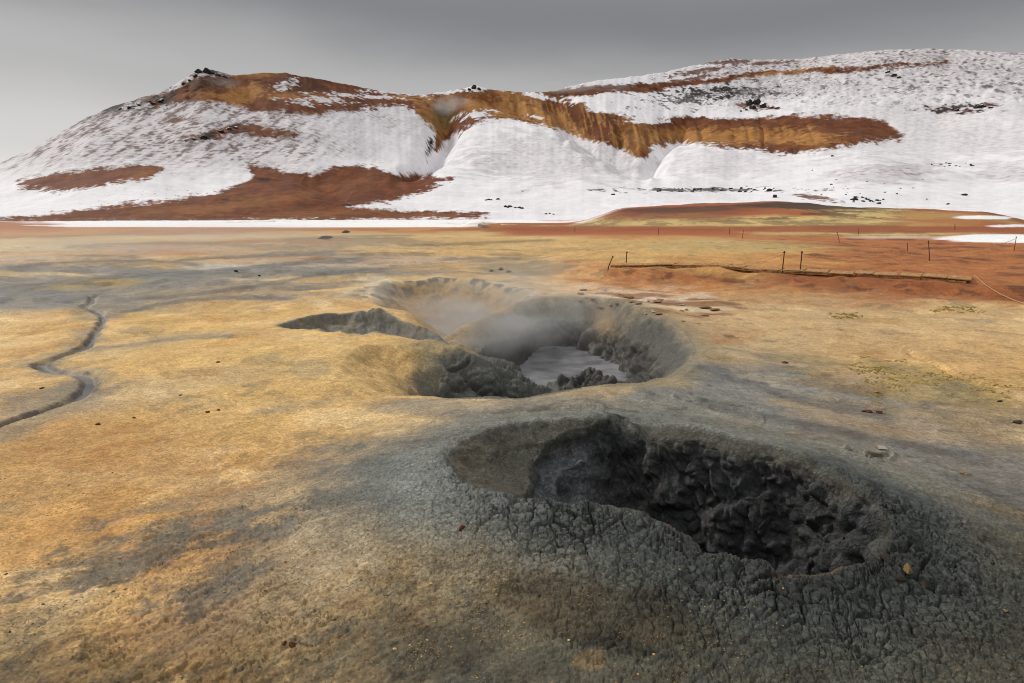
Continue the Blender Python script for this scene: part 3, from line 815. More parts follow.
fine = (.8 * (1 - ss(d + .1 * nB, .25, .9)) + .35 * ss(nB + nA, -.2, .3)) * (1 - ss(r, 6, 10))
attrs = {'wet': WET, 'fine': fine}
fm_near = (d + .05 * nB) < .62
fm_pit = (p < .30) & (Y > 5.2)
def fmask(a): return a[:-1, :-1]
near_f = fmask(fm_near); pit_f = fmask(fm_pit) & ~near_f
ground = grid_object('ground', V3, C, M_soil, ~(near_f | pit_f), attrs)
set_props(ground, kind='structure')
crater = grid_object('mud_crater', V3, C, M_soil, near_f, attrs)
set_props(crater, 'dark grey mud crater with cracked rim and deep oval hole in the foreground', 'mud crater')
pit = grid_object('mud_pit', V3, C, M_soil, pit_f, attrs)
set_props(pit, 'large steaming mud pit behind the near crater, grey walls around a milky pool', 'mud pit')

# ------------------------------------------------------------------ hills
sky_pix = [(-420, 205), (-260, 196), (-120, 186), (-40, 174), (0, 163), (40, 144), (80, 121), (110, 107), (140, 98), (165, 90), (182, 80), (192, 74), (200, 70), (207, 69), (216, 71), (235, 75),
           (250, 74), (262, 73), (285, 73), (300, 76), (330, 81), (345, 84), (380, 91), (410, 94), (425, 94.5), (440, 92), (455, 90), (466, 88), (474, 86), (480, 87), (495, 90), (520, 92),
           (545, 92), (558, 91), (568, 87), (580, 84), (600, 80), (640, 76), (665, 72), (690, 66), (720, 60), (735, 58.5), (770, 60), (800, 59), (840, 54), (880, 50.5), (910, 48.5), (940, 48.5), (980, 50.5),
           (1024, 53), (1100, 60), (1250, 80), (1500, 130)]
_sk = np.array([azel(u, v) for u, v in sky_pix])
_sa = np.concatenate([[-3.2, -1.6], _sk[:, 0], [1.7, 3.2]]); _se = np.concatenate([[.004, .01], _sk[:, 1], [.02, .004]])
sky_e = np.interp(AZ, _sa, _se)
sky_e = sky_e + 0.0007 * perlin(AZ * 60, AZ * 0 + .3, 5) + .0006 * perlin(AZ * 170, AZ * 0 + .7, 6)
R1 = 430 + 40 * np.sin(AZ * 3 + 1) + 90 * ss(AZ, .08, .35)
NT = 420
T = np.concatenate([np.linspace(0, 1, NT), 1 + np.array([.015, .05, .12, .3, .8, 3, 12.])])
foot_e = np.arctan2(edge_z - CAM_H, GROUND_R)
A3, T3 = np.meshgrid(AZ, T, indexing='ij')
Tc = np.clip(T3, 0, 1)
HR = GROUND_R + (R1[:, None] - GROUND_R) * T3
S = .30 * Tc ** 2.0 + .70 * Tc
S = S + .06 * np.sin(Tc * np.pi) * perlin(A3 * 6, Tc * 2.5, 81) + .02 * np.sin(Tc * np.pi) * perlin(A3 * 18, Tc * 5, 82)
EL = foot_e[:, None] + (sky_e - foot_e)[:, None] * S
HZ = CAM_H + HR * np.tan(EL)
HX, HY = HR * np.sin(A3), HR * np.cos(A3)
ridge_z = HZ[:, NT - 1]
over = np.maximum(HR - R1[:, None], 0)
HZ = np.where(T3 > 1, np.maximum(ridge_z[:, None] - over * .25 - 0.001 * over ** 1.5, -6), HZ)
HU, HV = proj(HX, HY, HZ)
# gullies: lines down the slope, carved into it
def gully(pix, width, depth_m):
    global HZ
    L = catmull(pix, 6, False)
    dg, pg = poly_dist(HU.astype(F32), HV.astype(F32), L, False)
    wd = np.interp(pg, [0, .25, 1], [.5, 1, .7]) * width * (1 + .3 * perlin(HU / 14, HV / 14, 83))
    prof = np.exp(-np.abs(dg / wd) ** 1.5)
    HZ = HZ - depth_m * prof * np.sin(np.pi * np.clip(pg, .02, .98)) ** .6 * ss(1 - Tc, 0, .06)
sel_front = None
gully([(438, 94), (444, 108), (446, 120), (440, 134), (432, 150), (418, 164), (400, 178)], 13, 17)
gully([(548, 96), (566, 112), (592, 128), (618, 142), (644, 158), (660, 170)], 16, 14)
gully([(690, 118), (672, 134), (652, 152), (646, 162)], 12, 9)
gully([(470, 96), (500, 104), (530, 112), (560, 126)], 6, 5)
gully([(300, 176), (330, 186), (350, 198)], 9, 3)
gully([(232, 84), (250, 96), (262, 108)], 7, 4)
gully([(700, 130), (760, 133), (820, 134)], 5, 3)
for k in range(16):
    uu = 560 + k * 16 + random.uniform(-9, 9)
    gully([(uu, 112 + random.uniform(-2, 7)), (uu + random.uniform(2, 10), 128), (uu + random.uniform(4, 18), 146)], random.uniform(1.8, 4.5), random.uniform(.3, 1.5))
for k in range(20):
    uu = 20 + k * 22 + random.uniform(-6, 6)
    gully([(uu + 30, 112 + random.uniform(-10, 25)), (uu + 14, 145), (uu - 6, 180)], 3.5, .1)
for k in range(18):
    uu = 480 + k * 26 + random.uniform(-6, 6)
    gully([(uu - 10, 142 + random.uniform(-10, 8)), (uu + 2, 160), (uu + 16, 182)], 3.5, .06)
fo = HR * .0015
rel = 2.6 * fbm(HX, HY, 70, 3, 84) * np.sin(np.pi * Tc) ** .5 * ss(1 - Tc, 0, .1) + .14 * fbm(HX, HY * .5, 8, 4, 85) * ss(Tc, 0, .05) * ss(1 - Tc, 0, .02)
rockband = ss(HV, 112, 92) * ss(HV, 60, 75) * ss(HU, 240, 190) + ss(HV, 115, 95) * ss(HU, 660, 720)
rel += 1.6 * rockband * np.abs(fbm(HX, HY, 12, 4, 86)) * ss(1 - Tc, 0, .05)
HZ = HZ + rel * (T3 <= 1)
HU, HV = proj(HX, HY, HZ)
HV3 = np.stack([HX, HY, HZ], -1)
HV3[:, 0, 2] = edge_z

HC = np.empty(HZ.shape + (3,), F32); HC[:] = lin((108, 60, 34), KA)
hn1 = fbm(HX, HY, 9, 5, 91); hn2 = fbm(HX, HY, 40, 4, 92); hn3 = fbm(HX, HY, 2.6, 3, 93)
U2 = HU + 4.0 * fbm(HX, HY, 22, 4, 94); V2 = HV + 2.6 * fbm(HX, HY, 18, 5, 95, gain=.65) + 1.6 * hn3
downs = fbm(HU + .45 * HV, HV * .22, 5, 4, 96)       # streaks running down the slope
downs_l = fbm(HU * .55 + .9 * HV, (HV - .6 * HU) * .25, 5, 4, 97)
hsp = fbm(HU, HV * 1.6, 7, 4, 100, gain=.7)
hcr = fbm(HX, HY, 6, 5, 99, gain=.8)
def hmix(col, a, k=KA):
    global HC
    a = np.clip(a, 0, 1).astype(F32)[..., None]
    HC = HC * (1 - a) + lin(col, k) * a
def hpoly(pix, soft=1.5, curve=4, jag=1.0):
    L = catmull(pix, curve, True)
    ok = (HU > min(p_[0] for p_ in pix) - 30) & (HU < max(p_[0] for p_ in pix) + 30) & (HV > min(p_[1] for p_ in pix) - 20) & (HV < max(p_[1] for p_ in pix) + 20) & (Tc > .0) & (T3 <= 1.001)
    out = np.full(HU.shape, 99, F32)
    dg, _ = poly_dist((HU + jag * (U2 - HU))[ok].astype(F32), (HV + jag * (V2 - HV))[ok].astype(F32), L, True)
    out[ok] = dg
    return 1 - ss(out + 1.1 * hn3 + .9 * hcr + .3 * np.where(HU > 480, downs, downs_l) + 1.7 * hsp, -soft * 1.4, soft * 1.4)
def hblob(u, v, ru, rv, ang=0, edge=.4, nz=.5, noise=None):
    ca, sa = math.cos(math.radians(ang)), math.sin(math.radians(ang))
    a = ((HU - u) * ca + (HV - v) * sa) / ru; b = (-(HU - u) * sa + (HV - v) * ca) / rv
    return 1 - ss(np.sqrt(a * a + b * b) + nz * (hn1 if noise is None else noise), 1 - edge, 1 + edge)
# soil tints
hmix((136, 82, 42), ss(hn1, .0, .5) * .5)
hmix((84, 46, 28), ss(-hn1 + .4 * hn2, .1, .6) * .6)
for (u, v, ru, rv, an, am) in [(238, 95, 26, 8, -8, .95), (205, 95, 12, 4, 0, .6), (285, 96, 24, 4, 5, .6), (318, 97, 14, 4, 0, .5), (255, 75, 30, 3, 0, .6), (215, 76, 8, 2, 0, .6),
                               (430, 112, 14, 12, 60, .8), (438, 122, 10, 16, 0, .8), (490, 108, 50, 9, 8, .9), (545, 118, 34, 8, 22, .8), (585, 140, 30, 6, 38, .8), (520, 96, 30, 5, 10, .6),
                               (690, 137, 60, 7, 0, .9), (760, 136, 66, 7, 2, .95), (812, 139, 14, 9, 0, .8), (640, 140, 24, 14, 60, .6), (140, 176, 14, 5, -20, .8), (610, 98, 40, 3, -5, .6), (790, 71, 40, 3, -8, .7),
                               (235, 205, 50, 5, -8, .8), (190, 209, 40, 4, 0, .8), (300, 196, 30, 4, -20, .6), (360, 180, 12, 4, -20, .5), (320, 214, 60, 4, -4, .7), (430, 216, 40, 2.5, 0, .7), (400, 97, 16, 3, 0, .7)]:
    hmix((178, 126, 70), hblob(u, v, ru, rv, an, .6, .8, hn1 + .6 * hn3) * am)
hmix((112, 104, 60), hblob(440, 116, 12, 10, 0, .6, .8) * .6)
hmix((64, 40, 26), ss(HV, 100, 80) * ss(HU, 150, 180) * ss(HU, 240, 215) * .7)
hmix((70, 46, 32), hblob(300, 84, 30, 8, 10) * .5)
stri = fbm(HU * 1.0 - .25 * HV, HV * .18, 4.5, 3, 98)
gz = hblob(600, 128, 90, 22, 15, .5, .3)
hmix((86, 50, 28), gz * ss(stri + .4 * hcr, .05, .5) * .6)
hmix((196, 150, 84), gz * ss(-stri, .1, .4) * .5)
lowb = ss(HV, 160, 172) * ss(HU, 520, 440)
hmix((112, 60, 30), lowb * .6)
hmix((136, 76, 38), lowb * ss(downs_l, .1, .4) * .5)
# bare ground outlines; everything else carries snow
bare = np.zeros(HZ.shape, F32)
polys = [
    [(150, 104), (165, 94), (185, 84), (200, 77), (215, 75), (235, 74), (262, 71), (300, 74), (345, 82), (400, 91), (440, 96), (470, 88), (500, 89), (540, 92), (560, 97), (590, 108), (560, 124), (500, 118), (470, 112), (425, 106), (405, 104), (370, 109), (330, 112), (285, 113), (262, 113), (240, 107), (210, 103), (185, 101), (160, 106)],
    [(405, 100), (440, 94), (475, 88), (520, 90), (552, 97), (575, 108), (620, 113), (648, 121), (689, 117), (742, 118), (794, 116), (855, 116), (879, 121), (896, 130), (903, 138), (865, 143), (825, 149), (800, 154), (760, 151), (725, 147), (684, 143), (656, 146), (643, 161), (620, 150), (593, 141), (559, 129), (524, 123), (487, 122), (462, 130), (440, 149), (430, 151), (438, 136), (424, 118), (410, 108)],
    [(180, 137), (205, 133), (222, 128), (238, 123), (262, 128), (298, 131), (300, 134), (270, 134.5), (240, 135.5), (205, 138)],
    [(15, 184), (35, 176), (80, 170), (125, 167), (155, 166), (161, 170), (148, 179), (118, 183), (95, 187), (55, 191), (28, 189)],
    [(246, 165), (272, 169), (310, 172), (345, 166), (374, 168), (391, 175), (408, 174), (442, 177), (456, 178.5), (440, 185), (420, 191), (391, 201), (347, 207), (420, 210), (483, 212.5), (470, 218), (340, 220.5), (200, 221.5), (0, 224), (-60, 224), (0, 218.5), (50, 213), (102, 207), (150, 202), (191, 197), (222, 190), (246, 181), (250, 172)],
]
for L in polys:
    bare = np.maximum(bare, hpoly(L, 1.3))
# upper right dirt streaks
streak = catmull([(545, 94), (600, 90), (648, 88), (674, 85), (725, 79), (794, 70.5), (845, 69.5), (886, 66), (947, 62)], 6, False)
ds_, _p = poly_dist(HU.astype(F32), (V2).astype(F32), streak, False)
bare = np.maximum(bare, 1 - ss(ds_ + 1.2 * hn1, np.interp(HU, [545, 640, 760, 947], [4, 3.5, 2.6, 1.2]) - .8, np.interp(HU, [545, 640, 760, 947], [4.5, 4.5, 3.2, 1.6]) + .6))
for (u, v, ru, rv, an) in [(700, 71, 30, 2.2, -8), (735, 62, 20, 2, 0), (690, 79, 26, 1.6, -10), (770, 63, 30, 1.4, -3), (860, 68, 24, 1.2, 0), (762, 107, 12, 2.5, 0), (846, 124, 30, 3, 0), (957, 110, 20, 3, 0), (985, 106, 14, 2, 0),
                           (745, 105, 8, 3, 0), (820, 198, 14, 2, 12), (806, 196, 8, 2, 10), (150, 100, 10, 3, -30), (180, 120, 16, 2, -5)]:
    bare = np.maximum(bare, hblob(u, v, ru, rv, an, .3, 1.0, hn1 + hn3) * .9)
# snow islands inside the bare ground
for (u, v, ru, rv, an) in [(284, 86, 13, 4, -18), (300, 102, 16, 2.6, 8), (325, 100, 20, 2.4, 6), (345, 95, 25, 1.8, 4), (392, 92, 24, 2.0, 4), (478, 115, 14, 4, -10), (505, 121, 16, 2.2, 4), (535, 117, 9, 1.4, 10), (440, 92.5, 30, 1.4, -3),
                           (475, 87.5, 14, 1.6, 5), (535, 95, 26, 2.4, 14), (205, 71, 10, 3, 0), (180, 84, 14, 3, -30), (372, 97, 22, 1.5, 3), (640, 122, 12, 1.4, 5), (655, 121, 14, 2, 0)]:
    bare = bare * (1 - hblob(u, v, ru, rv, an, .3, .8, hn1 + hn3) * .95)
# thin snow where the ground shows through
thin = np.zeros(HZ.shape, F32) + .05
thin = np.maximum(thin, .95 * ss(HU + 40 * hn2, 440, 260) * ss(HV + 12 * hn2, 200, 140))
thin = np.maximum(thin, .40 * ss(HU, 520, 380) * ss(HV, 175, 120))
thin = np.maximum(thin, .75 * ss(HV + 20 * hn2, 130, 75) * ss(HU, 600, 780))
thin = np.maximum(thin, .42 * hblob(930, 130, 140, 34))
thin = np.maximum(thin, .50 * hblob(560, 158, 100, 26))
thin = np.maximum(thin, .40 * hblob(720, 164, 60, 14))
thin = np.maximum(thin, .65 * hblob(890, 173, 60, 12, -4))
thin = np.maximum(thin, .60 * hblob(1010, 172, 40, 10))
thin = np.maximum(thin, .6 * hblob(200, 112, 90, 12, -6))
cov = .08 * downs * ss(HU, 420, 520) + .55 * downs_l * ss(HU, 520, 420) + .15 * hn1 + .55 * hn3 + .25 * hn2
spots = ss(cov + .20 * hcr, .80 - thin * .75, 1.05 - thin * .55)
veil = thin * (.40 + .60 * ss(cov, -.4, .5))
hmixsnow = np.clip((1 - bare), 0, 1)
soil = HC.copy()
snowc = lin((238, 235, 238), 1.0); greyc = lin((150, 137, 136), KA)
sf = np.clip(veil * .95, 0, 1)[..., None]
snowcol = snowc * (1 - sf) + greyc * sf
sp_ = np.clip(spots * thin * 1.05, 0, .75)[..., None]
snowcol = snowcol * (1 - sp_) + lin((112, 92, 84), KA) * sp_
b_ = hmixsnow.astype(F32)[..., None]
HC = soil * (1 - b_) + snowcol * b_
# dark crusts and rock faces in the snow
rockm = rockband * ss(np.abs(hn1) + .6 * hn3, .55, .8) * .8 * hmixsnow
hmix((58, 48, 46), rockm * .8)
for (u, v, ru, rv, an) in [(205, 136, 24, 2, -8), (222, 130, 14, 2, -20), (160, 101, 16, 4, -24), (120, 106, 20, 3, -25), (268, 180, 8, 1, 0), (215, 70, 9, 3, 0), (430, 148, 3, 7, 20), (700, 95, 30, 6, -6), (735, 92, 36, 4, 0),
                           (350, 205, 4, 1.4, 0), (222, 202, 6, 1.6, 0), (960, 108, 20, 3, 0), (700, 190, 60, 1.4, 0)]:
    hmix((44, 38, 36), hblob(u, v, ru, rv, an, .25, 1.3, hn1 + 1.2 * hn3) * .85)
HC *= np.clip(1 + (.03 + .16 * (1 - b_[..., 0])) * hcr * 1.2 + .03 * hn1, .6, 1.3)[..., None]
HC = np.clip(HC, .01, .92)
HWET = np.zeros(HZ.shape, F32)
M_hill = terrain_mat('snowy_hillside', (.35, 1.6, .8), (.3, .2), rough=(.85, .4), spec=.15, var=(.07, .07))
hill = grid_object('hill', HV3, HC, M_hill, None, {'wet': HWET, 'fine': HWET})
set_props(hill, kind='structure')

print('built terrain', len(ground.data.vertices), len(crater.data.vertices), len(pit.data.vertices), len(hill.data.vertices))

#@@OBJECTS@@
# ------------------------------------------------------------------ places on the built surfaces
GUf, GVf, GRf = UU.ravel(), VV.ravel(), r.ravel()
GP = V3.reshape(-1, 3); GN = grid_normals(V3[..., 0], V3[..., 1], V3[..., 2]).reshape(-1, 3)
HUf, HVf = HU.ravel(), HV.ravel(); HP = HV3.reshape(-1, 3)
def ground_at(u, v, tol=1.6):
    d2 = (GUf - u) ** 2 + (GVf - v) ** 2
    k = np.where(d2 < tol * tol)[0]
    i = k[np.argmin(GRf[k])] if len(k) else int(np.argmin(d2))
    return Vector(GP[i]), Vector(GN[i])
def hill_at(u, v, tol=1.6):
    d2 = (HUf - u) ** 2 + (HVf - v) ** 2
    k = np.where(d2 < tol * tol)[0]
    i = k[np.argmin(np.hypot(HP[k, 0], HP[k, 1]))] if len(k) else int(np.argmin(d2))
    return Vector(HP[i])
def px_size(pt):
    """metres covered by one picture pixel at this point"""
    return (pt - Vector((0, 0, CAM_H))).length / FPX

# ------------------------------------------------------------------ small materials
def simple_mat(name, col, rough=.8, var=.3, scale=20.0, bump=.3, dist=.01, spec=.3, snow=False, col2=None):
    m, nt, b = new_mat(name)
    n, l = nt.nodes, nt.links
    tc = n.new('ShaderNodeTexCoord')
    t1 = n.new('ShaderNodeTexNoise'); t1.inputs['Scale'].default_value = scale; t1.inputs['Detail'].default_value = 6; t1.inputs['Roughness'].default_value = .65
    l.new(tc.outputs['Object'], t1.inputs['Vector'])
    ramp = n.new('ShaderNodeMixRGB')
    c1 = lin(col); c2 = lin(col2) if col2 else np.clip(c1 * (1 + 2 * var), 0, .9)
    ramp.inputs['Color1'].default_value = (*(c1 * (1 - var)), 1); ramp.inputs['Color2'].default_value = (*c2, 1)
    mr = n.new('ShaderNodeMapRange'); mr.inputs['From Min'].default_value = .35; mr.inputs['From Max'].default_value = .65
    l.new(t1.outputs['Fac'], mr.inputs['Value']); l.new(mr.outputs[0], ramp.inputs['Fac'])
    last = ramp.outputs['Color']
    if snow:
        g = n.new('ShaderNodeNewGeometry'); sp = n.new('ShaderNodeSeparateXYZ'); l.new(g.outputs['Normal'], sp.inputs[0])
        ad = n.new('ShaderNodeMath'); ad.operation = 'MULTIPLY_ADD'; ad.inputs[1].default_value = .8; l.new(t1.outputs['Fac'], ad.inputs[0]); l.new(sp.outputs['Z'], ad.inputs[2])
        sr = n.new('ShaderNodeMapRange'); sr.inputs['From Min'].default_value = 1.08; sr.inputs['From Max'].default_value = 1.2; l.new(ad.outputs[0], sr.inputs['Value'])
        mx = n.new('ShaderNodeMixRGB'); mx.inputs['Color2'].default_value = (.82, .81, .83, 1)
        l.new(sr.outputs[0], mx.inputs['Fac']); l.new(last, mx.inputs['Color1']); last = mx.outputs['Color']
    l.new(last, b.inputs['Base Color'])
    b.inputs['Roughness'].default_value = rough; b.inputs['Specular IOR Level'].default_value = spec
    bp = n.new('ShaderNodeBump'); bp.inputs['Strength'].default_value = bump; bp.inputs['Distance'].default_value = dist
    l.new(t1.outputs['Fac'], bp.inputs['Height']); l.new(bp.outputs['Normal'], b.inputs['Normal'])
    return m
M_lava = simple_mat('black_lava', (46, 42, 40), .9, .4, 1.2, .6, .3, snow=True)
M_lavab = simple_mat('bare_lava', (40, 35, 32), .9, .4, 3, .6, .2)
M_brownrock = simple_mat('brown_rock', (96, 62, 44), .9, .4, 1.5, .6, .3, snow=True)
M_rust = simple_mat('rust_stone', (92, 52, 32), .9, .4, 60, .6, .01)
M_darkstone = simple_mat('dark_stone', (60, 52, 44), .9, .4, 60, .6, .01)
M_mudlump = simple_mat('grey_mud_lump', (92, 88, 78), .9, .5, 30, .8, .03, col2=(190, 180, 160))
M_yellow = simple_mat('sulphur_crust', (176, 140, 84), .85, .35, 40, .8, .02, col2=(214, 186, 130))
M_crust = simple_mat('rusty_crust', (120, 76, 44), .9, .35, 14, .8, .02, col2=(190, 150, 108))
M_palecrust = simple_mat('pale_crust', (176, 164, 144), .85, .25, 14, .8, .02, col2=(222, 212, 194))
M_wood = simple_mat('weathered_wood', (140, 98, 60), .85, .3, 12, .4, .01, col2=(206, 160, 106))
M_post = simple_mat('stake_wood', (74, 52, 38), .85, .3, 30, .4, .005)
M_rope = simple_mat('rope_fibre', (176, 140, 100), .9, .2, 90, .4, .003)
M_moss = simple_mat('yellow_moss', (120, 104, 46), .95, .4, 50, .8, .02, col2=(176, 152, 74))
M_crumb = simple_mat('mud_crumbs', (84, 72, 52), .9, .5, 7, .3, .002, col2=(150, 124, 82))
M_grit = simple_mat('sulphur_grit', (186, 130, 62), .6, .35, 9, .2, .002, col2=(220, 176, 100))

# ------------------------------------------------------------------ rocks
def rock_data(name, seed, mat, flat=.7, sub=3, cuts=12, rough=.10):
    g = random.Random(seed)
    bm = bmesh.new()
    bmesh.ops.create_icosphere(bm, subdivisions=sub, radius=1.0)
    planes = []
    for _ in range(cuts):
        n = Vector((g.uniform(-1, 1), g.uniform(-1, 1), g.uniform(-.6, 1))).normalized()
        planes.append((n, g.uniform(.36, .72)))
    pts = np.array([v.co for v in bm.verts])
    nz = fbm(pts[:, 0] * 1.3 + pts[:, 2] + seed, pts[:, 1] * 1.3 - pts[:, 2] * .8, .9, 3, seed)
    for v, k in zip(bm.verts, nz):
        for n, dd_ in planes:
            ex = v.co.dot(n) - dd_
            if ex > 0: v.co -= n * ex
        v.co *= 1 + rough * 2 * float(k)
        v.co.z *= flat
    me = bpy.data.meshes.new(name); bm.to_mesh(me); bm.free()
    me.materials.append(mat)
    return me
def put(name, me, loc, size, label, cat, group=None, rz=None, sc3=(1, 1, 1), tilt=0.0, sink=.25):
    o = bpy.data.objects.new(name, me); COL.objects.link(o)
    o.location = loc + Vector((0, 0, size * sc3[2] * (.6 - sink) * .6))
    o.scale = (size * sc3[0], size * sc3[1], size * sc3[2])
    o.rotation_euler = (tilt, tilt * .6, random.uniform(0, 6.28) if rz is None else rz)
    return set_props(o, label, cat, group)
lava = [rock_data('lava_boulder', 100 + k, M_lava, .75) for k in range(5)]
lavab = [rock_data('lava_boulder', 120 + k, M_lavab, .7) for k in range(4)]
brown = [rock_data('brown_rock', 140 + k, M_brownrock, .6) for k in range(2)]

# boulders on the snow, each cluster with its own description
def scatter(lst, label, group, data, smin, smax):
    for (u, v) in lst:
        pt = hill_at(u, v); s_ = random.uniform(smin, smax) * px_size(pt)
        put('lava_boulder', random.choice(data), pt, s_, label, 'boulder', group, sc3=(random.uniform(1, 1.8), random.uniform(.8, 1.3), random.uniform(.6, 1.0)))
R_ = random.Random(5)
row = [(660 + R_.uniform(-2, 116), 188.5 + R_.uniform(-1.5, 2.2)) for _ in range(36)]
scatter(row, 'small black boulder in the long thin row crossing the snow above the brown mound', 'boulders of the long row on the snow', lavab, .8, 2.2)
for (u, v, s_, l_) in [(775, 196, 4.2, 'larger black boulder alone just below the right end of the long boulder row'),
                       (613, 193.5, 2.2, 'lone black boulder on bare snow left of the long boulder row'),
                       (769, 190, 3.2, 'widest black boulder at the right end of the long boulder row'),
                       (879, 202.5, 3.2, 'largest black boulder at the foot of the short scattered band on the right snow'),
                       (964, 194, 3.4, 'black boulder standing on the snow field near the right edge'),
                       (947, 203, 1.6, 'small dark stone lying on snow at the foot of the right slope'),
                       (831, 183.5, 1.8, 'small reddish stone alone on the right snow slope below the brown band'),
                       (833, 155, 1.8, 'small dark stone just below the right end of the brown band')]:
    pt = hill_at(u, v)
    put('lava_boulder', random.choice(lavab), pt, s_ * px_size(pt), l_, 'boulder', sc3=(1.3, 1, .8))
band = [(853 + R_.uniform(-1, 30), 196.5 + .1 * k + R_.uniform(-2, 3)) for k in range(20)]
scatter(band, 'black boulder in the short scattered band on snow above the tan end of the mound', 'boulders of the short band on the right', lavab, 1.0, 2.6)
scatter([(485.5, 199), (488, 198.5), (491, 198.8), (498, 198.2)], 'small black boulder in the little upper cluster on snow at the gully mouth', 'upper little cluster at the gully mouth', lavab, 1.3, 2.4)
scatter([(505, 205.5), (508, 206), (511, 205.6), (515, 206.2), (519, 206.5), (522, 207.3)], 'black boulder in the lower cluster on snow below the gully mouth', 'lower cluster below the gully mouth', lavab, 1.4, 2.8)
scatter([(546, 213), (550, 212.5), (554, 213.2)], 'tiny black stone among three close to the brown ground at the snow foot', 'three stones at the snow foot', lavab, 1.0, 1.6)
scatter([(930 + R_.uniform(-3, 42), 163.5 - .02 * k + R_.uniform(-2, 2)) for k in range(14)], 'dark stone on the crest of the grey snow swell at far right', 'stones on the grey swell at far right', lavab, .7, 1.6)
scatter([(R_.uniform(800, 930), R_.uniform(158, 200)) for _ in range(22)], 'tiny dark stone scattered over the open snow right of centre', 'tiny stones over the open snow', lavab, .5, 1.1)
scatter([(R_.uniform(60, 235), R_.uniform(186, 205)) for _ in range(30)], 'tiny brown stone sprinkled on the lower snow apron at left', 'tiny stones on the left snow apron', brown, .4, .9)
# outcrops
def outcrop(name, pts, label, data, cat='rock outcrop'):
    base = hill_at(*pts[0][:2])
    root = bpy.data.objects.new(name, None); COL.objects.link(root); root.location = base
    set_props(root, label, cat)
    for (u, v, su, sv) in pts:
        pt = hill_at(u, v); k = px_size(pt)
        o = bpy.data.objects.new('rock_block', random.choice(data)); COL.objects.link(o)
        o.parent = root
        o.location = pt - base + Vector((0, 0, sv * k * .35)); o.scale = (su * k, su * k * .8, sv * k)
        o.rotation_euler = (random.uniform(-.3, .3), random.uniform(-.3, .3), random.uniform(0, 6))
outcrop('summit_crag', [(199, 71.5, 5, 4.4), (206, 71, 6.5, 4.6), (212, 72.5, 4.5, 3), (194, 76, 4, 2.6), (189, 80, 3, 2), (183, 83, 3, 1.8), (218, 74.5, 4, 1.6), (226, 76, 4, 1.4)],
        'jagged dark crag standing on the summit of the left hill', lavab)
outcrop('snowy_outcrop', [(749, 104, 5, 5), (756, 103, 6, 5.5), (763, 106, 5, 4), (752, 107, 5, 3.5), (746, 109, 2, 2), (741, 110.5, 1.5, 1.6)], 'dark rock outcrop capped with snow on the slope above the brown band', lava)
outcrop('brown_outcrop', [(771, 107, 5, 3), (777, 107.5, 4, 2.5)], 'low reddish brown rock right beside the snow capped outcrop', brown)
outcrop('ridge_crag', [(474, 87, 3.5, 3.5), (480, 88.5, 3, 2.2), (469, 89, 2.5, 2)], 'small dark crag on the skyline above the gully between the hills', lavab)
outcrop('slope_crag', [(976, 107, 3, 3), (982, 106, 4, 3), (990, 107, 2.5, 2), (957, 110, 3, 1.6), (951, 109, 2, 1.2)], 'dark broken crag on the grey snow slope at far right', lava)
outcrop('streak_crag', [(893, 75, 4, 2), (888, 71, 3, 1.6), (898, 77, 2.5, 1.4)], 'low dark crag under the upper dirt streak of the right hill', lava)
outcrop('left_ridge_crag', [(160, 100, 4, 2.4), (152, 103, 4, 2.2), (139, 104, 3, 2), (130, 107, 3, 2), (120, 108, 2.5, 1.6)], 'broken dark rocks along the left shoulder below the summit', lava)
outcrop('mid_slope_crag', [(229, 128, 4, 2.2), (222, 131, 4, 2), (236, 127, 3, 2), (205, 137, 5, 1.8), (195, 138, 4, 1.6), (186, 139, 3, 1.4)], 'dark rock ledge along the brown strip on the left hill', lava)
outcrop('gully_crag', [(432, 143, 2, 3), (430, 148, 2, 3)], 'dark rock at the narrow lower end of the left gully', lavab)

# ------------------------------------------------------------------ pool and stream
def water_mat(name, col, rough, bump):
    m, nt, b = new_mat(name); n, l = nt.nodes, nt.links
    tc = n.new('ShaderNodeTexCoord'); mp = n.new('ShaderNodeMapping'); mp.inputs['Scale'].default_value = (1, 1.1, 1); l.new(tc.outputs['Object'], mp.inputs['Vector'])
    t = n.new('ShaderNodeTexNoise'); t.inputs['Scale'].default_value = 2.2; t.inputs['Detail'].default_value = 3; l.new(mp.outputs[0], t.inputs['Vector'])
    mx = n.new('ShaderNodeMixRGB'); c = lin(col)
    mx.inputs['Color1'].default_value = (*(c * .6), 1); mx.inputs['Color2'].default_value = (*(c * 1.15), 1)
    mr = n.new('ShaderNodeMapRange'); mr.inputs['From Min'].default_value = .38; mr.inputs['From Max'].default_value = .62; l.new(t.outputs['Fac'], mr.inputs['Value'])
    l.new(mr.outputs[0], mx.inputs['Fac']); l.new(mx.outputs[0], b.inputs['Base Color'])
    b.inputs['Roughness'].default_value = rough
    bp = n.new('ShaderNodeBump'); bp.inputs['Strength'].default_value = .5; bp.inputs['Distance'].default_value = bump; l.new(t.outputs['Fac'], bp.inputs['Height']); l.new(bp.outputs['Normal'], b.inputs['Normal'])
    return m
def sheet(name, verts, faces, mat, smooth=True):
    me = bpy.data.meshes.new(name); me.from_pydata([tuple(map(float, v)) for v in verts], [], [tuple(map(int, f)) for f in faces]); me.materials.append(mat)
    if smooth: me.polygons.foreach_set('use_smooth', np.ones(len(faces), bool))
    o = bpy.data.objects.new(name, me); COL.objects.link(o); return o
gx_, gy_ = np.meshgrid(np.linspace(-.75, 2.2, 60), np.linspace(8.0, 12.3, 90))
gz_ = POOL_Z + .012 * fbm(gx_, gy_, .5, 3, 111)
pid = np.arange(gx_.size).reshape(gx_.shape)
